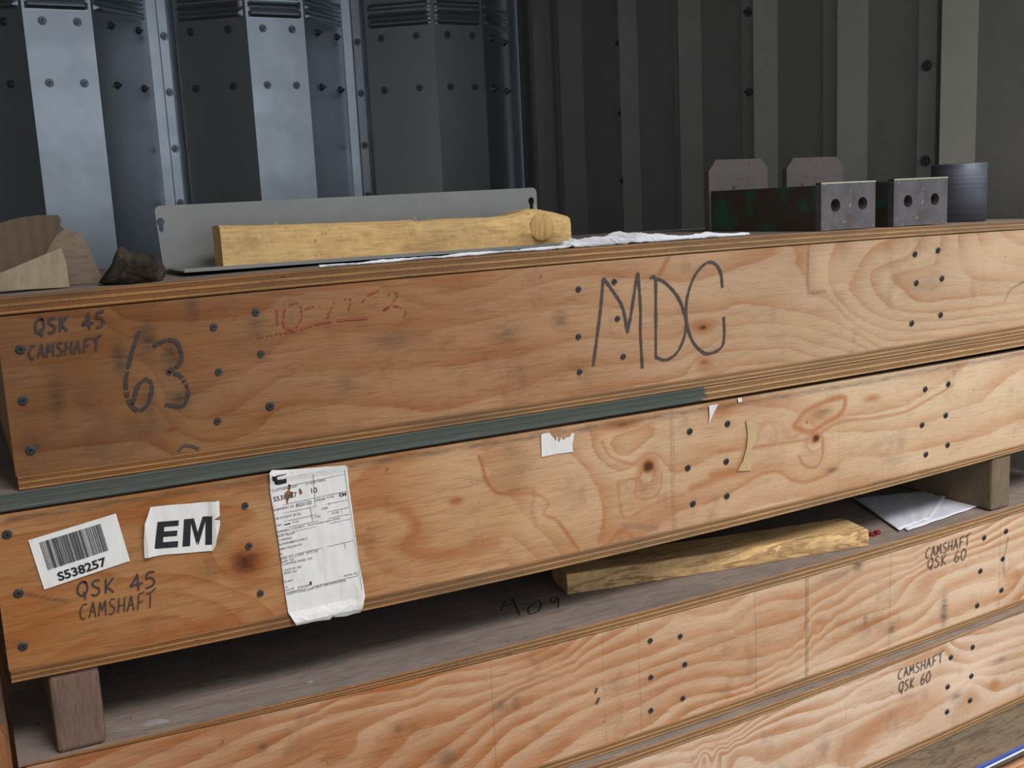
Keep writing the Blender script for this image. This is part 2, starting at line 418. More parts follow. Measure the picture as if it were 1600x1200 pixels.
def board(name, x0, x1, zl, zh, y0, y1, mats, parent, teal=False, nx=60):
    """a sheet of plywood lying flat: material 0 on the narrow edges, 1 on the faces"""
    xs = np.linspace(x0, x1, nx); V = []; lay = []; te = []
    tx = PY(1098, 610)[0]
    rows = [(y0+.0012, 0, 0), (y0, .0012, .07), (y0, .5, .5), (y0, -.0012, .93), (y0+.0012, 1, 1), (y1, 1, 1), (y1, 0, 0)]
    for x in xs:
        lo, hi = zl(x), zh(x)
        for (yy, kz, l) in rows:
            z = {0: lo, .0012: lo+.0012, .5: (lo+hi)/2, -.0012: hi-.0012, 1: hi}[kz]
            V.append((x, yy, z)); lay.append(l); te.append(1/(1+math.exp((x-tx)*120)))
    Fc = []; fm = []; m = len(rows)
    for i in range(nx-1):
        for j in range(m):
            k = (j+1) % m
            Fc.append((i*m+j, i*m+k, (i+1)*m+k, (i+1)*m+j)); fm.append(0 if j < 4 else 1)
    Fc.append(tuple(range(m))); fm.append(0); Fc.append(tuple((nx-1)*m+j for j in reversed(range(m)))); fm.append(0)
    Fc = [f[::-1] for f in Fc]
    at = {'lay': lay}
    if teal: at['teal'] = te
    at['aged'] = [math.exp(-(max(v[0], 0)/.7)**2) for v in V]
    return mesh_obj(name, V, Fc, mats, parent, fmat=fm, attrs=at)

def tps(pts, vals, Q, reg=1e-3):
    P = np.array(pts, float); v = np.array(vals, float); n = len(P)
    s = P.std(0).mean(); c = P.mean(0); P = (P-c)/s; Qn = (Q-c)/s
    def U(r2): return np.where(r2 > 1e-12, .5*r2*np.log(r2+1e-12), 0)
    K = U(((P[:, None]-P[None])**2).sum(-1))+reg*np.eye(n)
    Pm = np.hstack([np.ones((n, 1)), P]); A = np.zeros((n+3, n+3)); A[:n, :n] = K; A[:n, n:] = Pm; A[n:, :n] = Pm.T
    s_ = np.linalg.solve(A, np.concatenate([v, np.zeros(3)]))
    out = np.empty(len(Qn))
    for i in range(0, len(Qn), 8000):
        q = Qn[i:i+8000]; out[i:i+8000] = U(((q[:, None]-P[None])**2).sum(-1))@s_[:n] + s_[n] + q@s_[n+1:]
    return out

def seg_dist(Q, pl):
    best = np.full(len(Q), 1e9)
    for a, b in zip(pl[:-1], pl[1:]):
        ab = b-a; t = np.clip(((Q-a)@ab)/(ab@ab+1e-12), 0, 1)
        best = np.minimum(best, np.linalg.norm(Q-(a+t[:, None]*ab), axis=1))
    return best

def panel(name, x0, x1, zl, zh, y, th, mat, parent, lines, feats=(), nz=70, step=.0025, zper=.055):
    xs = np.arange(x0, x1+step*.5, step); nx = len(xs)
    X, T = np.meshgrid(xs, np.linspace(0, 1, nz), indexing='ij')
    lo, hi = zl(X), zh(X); Z = lo+(hi-lo)*T
    Q = np.stack([X.ravel(), Z.ravel()], 1)
    pts, vals = [], []
    for lv, pl in lines:
        sp = smooth_poly(pl, 4)
        for q in sp: w3 = PY(q[0], q[1], y); pts.append((w3[0], w3[2])); vals.append(lv)
    ph = tps(pts, vals, Q, 3e-3)
    at = {k: np.zeros(len(Q)) for k in ('orange', 'grime', 'knot', 'pale')}
    for f in feats:
        if f[1] == 'blob':                   # kind, 'blob', px, py, rx, ry, strength
            c = PY(f[2], f[3], y); sx = abs(PY(f[2]+f[4], f[3], y)[0]-c[0]); sz = abs(PY(f[2], f[3]+f[5], y)[2]-c[2])
            r2 = ((Q[:, 0]-c[0])/sx)**2+((Q[:, 1]-c[2])/sz)**2
            at[f[0]] = np.maximum(at[f[0]], f[6]*np.exp(-r2*.9))
            if f[0] == 'knot': ph = ph + 1.6*f[6]*np.exp(-r2*.12)
        else:                                # kind, 'line', pts, width mm, strength
            pl = [np.array([PY(a[0], a[1], y)[0], PY(a[0], a[1], y)[2]]) for a in smooth_poly(f[2], 5)]
            lo_, hi_ = np.min(pl, 0)-.03, np.max(pl, 0)+.03
            m = np.all((Q > lo_) & (Q < hi_), axis=1)
            dd = seg_dist(Q[m], pl); at[f[0]][m] = np.maximum(at[f[0]][m], f[4]*np.exp(-(dd/(f[3]*.001))**2))
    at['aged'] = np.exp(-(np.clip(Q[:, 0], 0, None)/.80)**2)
    V = np.stack([X.ravel(), np.full(X.size, y), Z.ravel()], 1)
    idx = np.arange(nx*nz).reshape(nx, nz)
    a, b, c, d_ = idx[:-1, :-1].ravel(), idx[1:, :-1].ravel(), idx[1:, 1:].ravel(), idx[:-1, 1:].ravel()
    faces = np.stack([a, b, c, d_], 1).tolist()
    # back side and rims
    nb = len(V); xi = list(range(0, nx, 8))
    if xi[-1] != nx-1: xi.append(nx-1)
    bk = [(xs[i], y+th, lo[i, 0]) for i in xi]+[(xs[i], y+th, hi[i, 0]) for i in xi]; nk = len(xi)
    V = np.vstack([V, bk])
    for q in range(nk-1):
        B0, B1, T0, T1 = nb+q, nb+q+1, nb+nk+q, nb+nk+q+1
        faces.append((B1, B0, T0, T1))
        faces.append(tuple([B0, B1]+[int(idx[i, 0]) for i in range(xi[q+1], xi[q]-1, -1)]))
        faces.append(tuple([T1, T0]+[int(idx[i, -1]) for i in range(xi[q], xi[q+1]+1)]))
    faces.append(tuple([nb, nb+nk]+idx[0, ::-1].tolist()) [::-1]); faces.append(tuple([nb+nk-1, nb+2*nk-1]+idx[-1, ::-1].tolist()))
    z4 = np.zeros(2*nk)
    attrs = {k: np.concatenate([v, z4]) for k, v in at.items()}; attrs['phase'] = np.concatenate([ph, z4])
    return mesh_obj(name, V, faces, mat, parent, attrs=attrs)

def screw_mesh(deep):
    bm = bmesh.new(); r = .0035
    if deep:
        bmesh.ops.create_circle(bm, cap_ends=True, segments=14, radius=r*1.1, matrix=Matrix.Translation((0, 0, .0004)))
        bmesh.ops.create_cone(bm, cap_ends=False, segments=14, radius1=r*1.25, radius2=r*1.05, depth=.0006, matrix=Matrix.Translation((0, 0, .0004)))
    bmesh.ops.create_cone(bm, cap_ends=True, segments=16, radius1=r, radius2=r*.86, depth=.0012, matrix=Matrix.Translation((0, 0, .0007)))
    nf = len(bm.faces)
    for s_ in ((.0021, .00042), (.00042, .0021)):
        vs = [bm.verts.new((x*s_[0], y*s_[1], .00145)) for x, y in ((-1, -1), (1, -1), (1, 1), (-1, 1))]
        bm.faces.new(vs).material_index = 1
    if deep:
        vs = [bm.verts.new((r*.62*math.cos(a), r*.62*math.sin(a), .0014)) for a in np.linspace(0, 2*math.pi, 10, endpoint=False)]
        bm.faces.new(vs).material_index = 1
    me = bpy.data.meshes.new('screw'); bm.to_mesh(me); bm.free()
    me.materials.append(M['screw']); me.materials.append(M['hole']); return me
SCR = [screw_mesh(False), screw_mesh(True)]
def screws(lst, parent, y=0.0):
    pl = parent.matrix_basis.translation
    for e in lst:
        q = PY(e[0], e[1], y); o = bpy.data.objects.new('screw', SCR[1 if len(e) > 2 else 0]); link(o, parent)
        o.location = (q[0]-pl[0], y-.0001-pl[1], q[2]-pl[2])
        o.rotation_euler = (math.pi/2, random.uniform(0, 1.5), 0)

def ribbon(bm, pts, wd, y, jit=.12, gap=0.0):
    """flat ink stroke through plane points (x,z)"""
    pts = [np.array(p, float) for p in pts]; prev = None; out = []
    for i, p in enumerate(pts):
        t = pts[min(i+1, len(pts)-1)]-pts[max(i-1, 0)]; n = np.array([-t[1], t[0]]); n /= (np.linalg.norm(n)+1e-12)
        ww = wd*.5*(1+jit*random.uniform(-1, 1))
        a = bm.verts.new((p[0]+n[0]*ww, y, p[1]+n[1]*ww)); b = bm.verts.new((p[0]-n[0]*ww, y, p[1]-n[1]*ww))
        if prev and random.random() >= gap: bm.faces.new((prev[0], prev[1], b, a))
        prev = (a, b)
M['ink'] = plain_mat('faded black marker', lin(72, 62, 58), .7, 0, 500, .7)
M['ink_soft'] = plain_mat('worn marker', lin(56, 46, 44), .75, 0, 400, .8)
M['red_ink'] = plain_mat('faded red marker', lin(150, 62, 42), .75, 0, 400, .5)
M['pencil'] = plain_mat('pencil line', lin(96, 74, 56), .8, 0, 400, .5)
def writing(strokes, parent, y=0.0, wd=.0022, mat='ink', label=None, gap=0.0, name='marker_writing', jit=.12):
    bm = bmesh.new()
    for k, s_ in enumerate(strokes):
        q = [PY(a[0], a[1], y) for a in smooth_poly(s_, 7)]
        ribbon(bm, [(v[0], v[2]) for v in q], wd, y-.0003-k*.00001, jit, gap)
    o = bm_obj(name, bm, M[mat], parent)
    if label: o['label'] = label
    return o
GL = {   # hand-drawn letters in a unit box, x right, y up
 'Q': [[(.9, .9), (.5, 1), (.12, .75), (.1, .35), (.4, .1), (.8, .2), (.95, .55), (.85, .85), (.6, .98)], [(.6, .35), (.72, .1), (.75, -.2)]],
 'S': [[(.85, .95), (.4, .98), (.2, .75), (.45, .55), (.8, .38), (.75, .1), (.4, .0), (.12, .08)]],
 '5': [[(.95, 1.0), (.35, .95), (.22, .6), (.6, .62), (.92, .4), (.75, .08), (.15, .0)]],
 'K': [[(.2, 1), (.2, .5), (.18, 0)], [(.85, 1), (.5, .65), (.22, .45)], [(.22, .45), (.55, .25), (.9, .02)]],
 '4': [[(.62, 1), (.35, .6), (.02, .28), (.5, .3), (1.1, .36)], [(.6, 1), (.65, .5), (.72, -.08)]],
 'C': [[(.9, .95), (.45, .95), (.12, .6), (.15, .2), (.45, .0), (.8, .05)]],
 'A': [[(.05, 0), (.25, .5), (.45, 1)], [(.45, 1), (.65, .5), (.9, .0)], [(.18, .38), (.5, .42), (.78, .42)]],
 'M': [[(.05, 0), (.1, .5), (.15, .95)], [(.15, .95), (.3, .6), (.45, .35)], [(.45, .35), (.62, .7), (.8, 1)], [(.8, 1), (.85, .5), (.95, .0)]],
 'H': [[(.12, 1), (.12, .5), (.1, 0)], [(.85, 1), (.85, .5), (.88, 0)], [(.1, .48), (.5, .5), (.87, .52)]],
 'F': [[(.2, 1), (.2, .5), (.15, 0)], [(.15, 1), (.5, 1.02), (.95, 1.1)], [(.18, .5), (.5, .52), (.75, .56)]],
 'T': [[(-.1, .95), (.5, 1.05), (1.15, 1.2)], [(.5, 1.05), (.5, .5), (.5, 0)]],
 '6': [[(.75, 1), (.35, .75), (.12, .35), (.3, .03), (.7, .05), (.85, .35), (.55, .5), (.2, .35)]],
 '0': [[(.5, 1), (.15, .75), (.1, .3), (.4, .0), (.8, .2), (.92, .65), (.7, .95), (.45, 1)]],
}
def word(txt, p0, p1, hgt, wf=.84):
    """strokes of a word between baseline pixels p0 and p1; hgt = up vector in pixels"""
    p0, p1, hgt = (np.array(q, float) for q in (p0, p1, hgt)); out = []; n = len(txt); d_ = (p1-p0)/n
    for i, ch in enumerate(txt):
        if ch == ' ': continue
        for st in GL[ch]: out.append([tuple(p0+d_*(i+x*wf)+hgt*(yv+random.uniform(-.03, .03))) for x, yv in st])
    return out

def make_crate(x0, lidt, lidb, pant, bast, basb, y, depth, label, emat, pmat, lines, feats, lid_mats=None, teal=False, pan_y=.0008):
    c = empty('plywood_crate', (float((x0+XE)/2), y+depth/2, float(basb((x0+XE)/2))))
    tag(c, label, 'crate', 'long plywood camshaft crates stacked on each other')
    board('lid', x0-.006, XE, lidb, lidt, y-.001, y+depth, lid_mats or [emat, M['lid']], c, teal)
    fp = panel('front_panel', x0, XE-.004, bast, pant, y+pan_y, .014, pmat, c, lines, feats)
    board('base', x0+.001, XE-.002, basb, bast, y, y+depth, [emat, M['lid']], c)
    bm = bmesh.new(); add_box(bm, (x0, y+depth-.015, float(bast(x0))+.0005), (XE-.004, y+depth-.001, float(min(pant(x0), pant(XE)))-.001))
    bm_obj('back_panel', bm, M['inner'], c)
    for xx in (x0+.001, XE-.02):
        bm = bmesh.new(); add_box(bm, (xx, y+.0155, float(bast(xx))+.0005), (xx+.015, y+depth-.016, float(pant(xx))-.001)); bm_obj('end_panel', bm, M['inner'], c)
    return c

# --- crate 1 (top) ---
def z5(x, y): return (x/3.2, 300+y/3.2)
def z6(x, y): return (400+x/3.2, 300+y/3.2)
def z7(x, y): return (800+x/3.2, 300+y/3.2)
def z8(x, y): return (1100+x/3.2, 300+y/3.2)
L1 = [
 (4.0, [z6(870, 430), z6(900, 490), z6(960, 511), z6(1050, 492), z6(1150, 470), z6(1300, 410), z6(1370, 375)]),
 (6.0, [z5(900, 1040), z5(1100, 960), z5(1280, 880), z6(120, 760), z6(250, 710), z6(400, 700), z6(720, 700), z6(900, 690), z6(1130, 650), z6(1300, 620), z6(1500, 590), z7(0, 610), z7(150, 590), z7(300, 570)]),
 (7.0, [z6(0, 1020), z6(100, 950), z6(200, 915), z6(400, 892), z6(900, 882), z6(1000, 878), z6(1130, 850), z6(1400, 800), z7(0, 800), z7(150, 780), z7(300, 740)]),
 (8.0, [z5(1320, 1170), z6(80, 1110), z6(200, 1080), z6(400, 1065), z6(700, 1070), z6(900, 1090), z7(0, 1000), z7(200, 920)]),
 (5.0, [z5(600, 640), z5(900, 660), z5(1200, 640), z5(1500, 560), z6(150, 540), z6(600, 480)]),
 (6.5, [z5(60, 740), z5(300, 745), z5(500, 690)]), (7.2, [z5(60, 950), z5(400, 900), z5(700, 860)]), (8.2, [z5(60, 1150), z5(400, 1130), z5(800, 1090)]),
 (1.0, [z8(1150, 365), z8(960, 400), z8(940, 430), z8(1000, 490), z8(1060, 540), z8(1150, 550), z8(1300, 530), z8(1600, 510)]),
 (2.0, [z8(1000, 330), z8(870, 370), z8(832, 410), z8(840, 470), z8(880, 530), z8(960, 590), z8(1100, 605), z8(1250, 600), z8(1600, 560)]),
 (3.0, [z8(800, 320), z8(730, 470), z8(760, 520), z8(820, 590), z8(900, 630), z8(1000, 648), z8(1200, 640), z8(1600, 592)]),
 (4.0, [z8(650, 520), z8(720, 590), z8(800, 650), z8(900, 685), z8(1000, 700), z8(1150, 695), z8(1400, 662), z8(1600, 640)]),
 (5.0, [z8(440, 290), z8(480, 400), z8(540, 510), z8(640, 545), z8(700, 620), z8(780, 680), z8(880, 735), z8(960, 750), z8(1100, 732)]),
 (6.0, [z8(150, 560), z8(300, 570), z8(430, 592), z8(560, 625), z8(680, 672), z8(780, 725), z8(850, 770)]),
 (7.0, [z8(30, 700), z8(100, 690), z8(200, 662), z8(350, 662), z8(500, 680), z8(600, 700), z8(700, 745), z8(790, 778)]),
 (8.0, [z8(30, 790), z8(70, 745), z8(150, 730), z8(300, 728), z8(450, 722), z8(550, 765), z8(690, 795)]),
]
F1 = [('knot', 'blob', 1098, 512, 9, 5, .85), ('orange', 'blob', 1098, 510, 22, 10, .9), ('knot', 'blob', 1100, 566, 8, 6, .62), ('orange', 'blob', 1100, 566, 14, 10, .7),
 ('grime', 'blob', 230, 532, 14, 26, .85), ('grime', 'blob', 186, 560, 10, 26, .75), ('grime', 'blob', 268, 560, 14, 30, .8), ('grime', 'blob', 280, 625, 16, 14, .9),
 ('grime', 'blob', 88, 620, 12, 40, .6), ('grime', 'blob', 50, 700, 18, 20, .6), ('grime', 'blob', 400, 510, 16, 30, .45), ('grime', 'blob', 620, 530, 30, 14, .5),
 ('grime', 'blob', 790, 520, 22, 16, .5), ('grime', 'blob', 540, 600, 14, 18, .45), ('grime', 'blob', 300, 475, 10, 28, .5), ('orange', 'blob', 268, 672, 12, 4, .9),
 ('orange', 'blob', 705, 437, 60, 12, .55), ('orange', 'blob', 660, 500, 70, 11, .45), ('orange', 'blob', 120, 590, 50, 60, .3), ('orange', 'blob', 60, 650, 60, 50, .3),
 ('pale', 'blob', 1290, 420, 30, 30, .8), ('pale', 'blob', 1560, 400, 60, 40, .8), ('pale', 'blob', 1500, 560, 80, 20, .5), ('grime', 'blob', 1450, 445, 22, 14, .35),
 ('grime', 'blob', 875, 500, 10, 14, .5), ('grime', 'line', [(1263, 385), (1262, 450), (1268, 457), (1290, 456)], 2.0, .6),
 ('grime', 'line', [(1600, 440), (1580, 452), (1570, 470)], 1.5, .7), ('orange', 'line', [(1030, 430), (1045, 400), (1050, 385)], 4, .7)]
PM = [panel_mat('plywood face one', lin(200, 172, 142), lin(174, 122, 80), .95, 0.0, aged=.98, end_dark=1.0),
      panel_mat('plywood face two', lin(216, 190, 158), lin(186, 128, 80), .85, 13.0,
                aged=.95, marks=[(PY(1052, 760)[0], .0035, .35), (PY(1056, 760)[0], .001, .5), (PY(1313, 690)[0], .001, .3)]),
      panel_mat('plywood face three', lin(216, 188, 160), lin(182, 124, 76), 1.05, 27.0, aged=.72, wide=True,
                marks=[(PY(p, 1020)[0], .0012, q) for p, q in ((766, .45), (943, .25), (999, .4), (1182, .55), (1390, .45), (1558, .5))]+[(PY(1261, 970)[0], .004, .6), (PY(1264, 970)[0], .001, .8)]),
      panel_mat('plywood face four', lin(218, 192, 168), lin(184, 132, 90), 1.05, 41.0, aged=.35, wide=True, marks=[(PY(1313, 1100)[0], .001, .3)])]
c1 = make_crate(0.030, lid1_t, lid1_b, lambda x: lid1_b(x)-.0012, bas1_t, bas1_b, 0.0, .42,
  'topmost plywood crate, marked MDG and 63 in black marker', M['edge'], PM[0], L1, F1)
screws([(32, 546, 1), (36, 626, 1), (48, 704, 1), (334, 511), (342, 581), (340, 658), (400, 488), (408, 553), (422, 635, 1), (904, 452), (904, 526), (906, 581), (960, 440), (965, 498), (974, 557),
  (1430, 397, 1), (1466, 391, 1), (1432, 442, 1), (1472, 435, 1), (1425, 505, 1), (1470, 492, 1)], c1)
for wd_, a, b, hh in (('QSK 45', (54, 523), (166, 510), (0, -24)), ('CAMSHAFT', (44, 561), (158, 547), (1, -20))):
    writing(word(wd_, a, b, hh), c1, wd=.0021 if wd_[0] == 'Q' else .0017, mat='ink_soft', label='black handwriting ' + ('QSK 45' if wd_[0] == 'Q' else 'CAMSHAFT') + ' on the top crate')
writing([[(218, 517), (208, 545), (199, 580), (197, 605), (203, 630), (216, 641), (230, 633), (237, 612), (236, 598), (228, 593), (216, 602), (210, 622), (207, 634)],
  [(240, 541), (256, 533), (272, 532), (281, 543), (284, 560), (275, 574), (262, 582), (280, 586), (293, 605), (293, 622), (286, 634), (272, 634), (258, 632)]], c1, wd=.0034, mat='ink_soft', gap=.12, jit=.3, label='large faded number 63')
writing([[(927, 572), (934, 520), (939, 480), (943, 434)], [(943, 434), (958, 455), (973, 480), (981, 520)], [(981, 520), (988, 480), (996, 426)], [(997, 426), (1001, 480), (1001, 520), (1004, 575)],
  [(1016, 434), (1024, 435), (1025, 480), (1025, 560)], [(1022, 434), (1040, 442), (1060, 465), (1071, 495), (1071, 520), (1060, 548), (1042, 562), (1025, 558)],
  [(1129, 449), (1126, 425), (1116, 411), (1102, 412), (1085, 432), (1074, 465), (1073, 500), (1082, 532), (1100, 551), (1116, 550), (1129, 540), (1132, 520), (1131, 495)]], c1, wd=.0033, mat='ink', jit=.22, label='large black letters MDG')
writing([[(433, 483), (434, 508)], [(446, 482), (443, 506), (452, 515), (466, 508), (472, 490), (466, 474), (452, 477)], [(476, 483), (490, 479), (503, 478)], [(523, 472), (516, 487), (512, 497)],
  [(537, 467), (548, 468), (545, 485)], [(560, 480), (575, 462), (592, 454)], [(598, 462), (622, 458), (612, 475), (600, 484), (618, 478), (634, 486), (632, 495)],
  [(402, 528), (420, 524), (445, 520), (470, 515), (500, 505), (575, 497)]], c1, wd=.0016, mat='red_ink', gap=.35, jit=.5, label='faint red handwriting')
writing([[(279, 705), (288, 696), (300, 697), (311, 702)]], c1, wd=.0025, mat='ink', name='scratch')

# --- crate 2 ---
def y2(x, y): return (x/3.2, 600+y/3.2)
def y6(x, y): return (400+x/3.2, 600+y/3.2)
def y3(x, y): return (800+x/3.2, 550+y/3.2)
def y4(x, y): return (1100+x/3.2, 550+y/3.2)
def y5(x, y): return (x/3.2, 825+y/3.2)
L2 = [
 (1.0, [y3(470, 400), y3(490, 480), y3(560, 540), y3(650, 560)]), (1.0, [y3(650, 560), y3(740, 520), y3(790, 450), y3(740, 400)]),
 (2.0, [y3(385, 440), y3(420, 520), y3(500, 590), y3(560, 610), y3(700, 640)]),
 (3.0, [y3(300, 520), y3(380, 600), y3(440, 700), y3(460, 800), y3(440, 950)]),
 (4.0, [y6(1130, 380), y6(1150, 480), y6(1200, 540), y6(1270, 550)]),
 (3.5, [y3(120, 700), y3(180, 770), y3(160, 800), y3(240, 840), y3(300, 950)]),
 (5.0, [y6(500, 620), y6(650, 600), y6(760, 650), y6(790, 720), y6(720, 800), y6(760, 860), y6(900, 870), y6(1100, 800), y6(1250, 760)]),
 (6.0, [y6(480, 760), y6(540, 850), y6(700, 960), y6(1000, 930), y6(1250, 880)]),
 (2.6, [y3(530, 660), y3(540, 760), y3(570, 830), y3(700, 760), y3(850, 710), y3(950, 680), y3(1100, 610)]),
 (2.0, [y3(1040, 520), y3(1260, 470), y3(1500, 435)]),
 (3.0, [y4(0, 760), y4(150, 690), y4(270, 620), y4(370, 600), y4(440, 640), y4(500, 650), y4(600, 620), y4(660, 580)]),
 (1.2, [y4(590, 400), y4(680, 350), y4(850, 330), y4(1000, 300), y4(1100, 250), y4(1240, 170)]),
 (2.0, [y4(640, 400), y4(900, 400), y4(1150, 350), y4(1250, 300), y4(1380, 260), y4(1450, 190)]),
 (.2, [y4(500, 120), y4(800, 60), y4(1100, 10)]), (3.2, [y4(900, 560), y4(1300, 470), y4(1600, 380)]),
 (4.0, [y4(200, 790), y4(500, 720)]),
 (2.0, [y5(330, 600), y5(600, 490), y5(800, 440), y5(950, 440), y5(1030, 500)]), (3.0, [y5(0, 560), y5(200, 470), y5(500, 380), y5(900, 300), y5(1100, 290)]),
 (4.0, [y2(0, 1040), y2(150, 1010), y2(300, 960)]), (4.0, [y2(600, 960), y2(900, 910), y2(1050, 870)]), (5.0, [y2(0, 760), y2(400, 690), y2(700, 650), y2(1000, 600), y2(1250, 580)]),
 (6.0, [y2(0, 690), y2(500, 620), y2(1200, 500)]),
]
F2 = [('knot', 'blob', 384, 878, 27, 22, .82), ('orange', 'blob', 385, 880, 40, 32, .9), ('knot', 'blob', 384, 872, 13, 10, .6), ('knot', 'blob', 1013, 729, 9, 11, 1.0), ('orange', 'blob', 1013, 726, 15, 14, 1.0),
 ('knot', 'blob', 1275, 685, 6, 7, 1.0), ('orange', 'blob', 1274, 684, 11, 10, .9), ('orange', 'blob', 972, 662, 28, 9, 1.0), ('knot', 'blob', 972, 664, 13, 5, .62), ('orange', 'blob', 712, 783, 12, 7, .9),
 ('orange', 'line', [y4(450, 370), y4(520, 290), y4(690, 225), y4(690, 300), y4(600, 360), y4(530, 400), y4(450, 370)], 5, .75), ('orange', 'blob', 1275, 650, 26, 14, .6),
 ('orange', 'line', [y4(590, 440), y4(595, 500), y4(575, 560), y4(540, 577), y4(495, 560), y4(475, 520)], 2.4, .75),
 ('orange', 'line', [y4(0, 760), y4(150, 690), y4(270, 620), y4(370, 600), y4(440, 640), y4(500, 650), y4(600, 620), y4(660, 580)], 3, .6),
 ('orange', 'line', [y4(570, 410), y4(680, 350), y4(850, 330), y4(1000, 300), y4(1100, 250), y4(1240, 170)], 3, .6),
 ('orange', 'line', [y3(900, 680), y3(1040, 630), y3(1110, 600), y3(1150, 540), y3(1180, 440)], 7, .6),
 ('orange', 'line', [y3(1000, 620), y3(1150, 590)], 8, .75), ('orange', 'blob', 1130, 640, 26, 12, .75), ('orange', 'line', [y3(1040, 500), y3(1260, 470), y3(1500, 435)], 3, .6),
 ('orange', 'line', [y6(1115, 360), y6(1135, 420), y6(1150, 480), y6(1200, 540), y6(1270, 550), y6(1390, 550), y6(1460, 590), y6(1440, 650), y6(1500, 680), y6(1550, 740), y6(1590, 800), y3(300, 950), y3(335, 985)], 2.6, .8),
 ('orange', 'line', [y6(500, 620), y6(650, 600), y6(760, 650), y6(800, 730), y6(740, 800), y6(780, 840), y6(1000, 850), y6(1200, 800)], 9, .55), ('orange', 'blob', 640, 848, 40, 14, .55), ('orange', 'blob', 560, 905, 25, 10, .5),
 ('orange', 'blob', 1362, 622, 14, 6, .75), ('orange', 'line', [y3(450, 450), y3(490, 520), y3(560, 550), y3(650, 570)], 2.5, .6), ('orange', 'line', [y3(530, 650), y3(540, 760), y3(570, 830), y3(700, 765), y3(860, 712)], 3, .5),
 ('orange', 'line', [y3(430, 960), y3(460, 830), y3(440, 700), y3(390, 620)], 3, .45), ('orange', 'line', [y3(540, 650), y3(620, 640), y3(620, 720), y3(680, 735), y3(740, 690), y3(750, 600)], 2.2, .5),
 ('orange', 'line', [y3(490, 950), y3(540, 895), y3(590, 910), y3(600, 930)], 4, .6), ('knot', 'blob', 1206, 668, 8, 7, .42), ('knot', 'blob', 1261, 659, 3, 3, .8),
 ('orange', 'blob', 60, 960, 90, 60, .35), ('orange', 'blob', 240, 1000, 80, 20, .6), ('orange', 'blob', 330, 975, 60, 14, .7), ('orange', 'blob', 200, 800, 90, 12, .55),
 ('pale', 'blob', 840, 790, 40, 45, .7), ('pale', 'blob', 1180, 790, 100, 40, .35), ('grime', 'blob', 810, 735, 22, 22, .3), ('grime', 'line', [y3(0, 690), y3(105, 685), y3(100, 790), y3(120, 860)], 3, .3),
 ('grime', 'blob', 800, 700, 14, 22, .35), ('grime', 'line', [(40, 928), (60, 933), (105, 940)], 1.2, .8), ('grime', 'blob', 1395, 790-70, 18, 6, .3), ('grime', 'blob', 1300, 735, 8, 4, .7), ('grime', 'blob', 1285, 645, 12, 6, .5),
 ('grime', 'line', [y3(560, 870), y3(720, 880)], 4, .4), ('grime', 'line', [(10, 812), (400, 750), (900, 672), (1300, 606), (1600, 552)], 3.5, .55)]  # last line: darker band along the panel's top edge
c2 = make_crate(0.003, lambda x: bas1_b(x)-.0006, lid2_b, pan2_t, bas2_t, bas2_b, 0.0, .42,
  'second plywood crate from the top, with white shipping labels and teal-painted lid edge', M['edge'], PM[1], L2, F2, [M['edge_teal'], M['lid']], True)
screws([(11, 835, 1), (29, 927, 1), (36, 1010, 1), (383, 790), (389, 853), (407, 927), (1078, 674, 1), (1075, 731, 1), (1083, 787, 1), (1137, 662, 1), (1135, 721, 1), (1136, 775, 1),
  (1446, 608, 1), (1482, 600, 1), (1441, 664, 1), (1478, 649, 1), (1447, 710, 1), (1481, 695, 1)], c2)
for wd_, a, b, hh in (('QSK 45', (120, 934), (246, 916), (0, -24)), ('CAMSHAFT', (124, 968), (243, 948), (1, -24))):
    writing(word(wd_, a, b, hh), c2, wd=.0016 if wd_[0] == 'Q' else .0011, mat='ink_soft', label='black handwriting ' + ('QSK 45' if wd_[0] == 'Q' else 'CAMSHAFT') + ' below the labels')

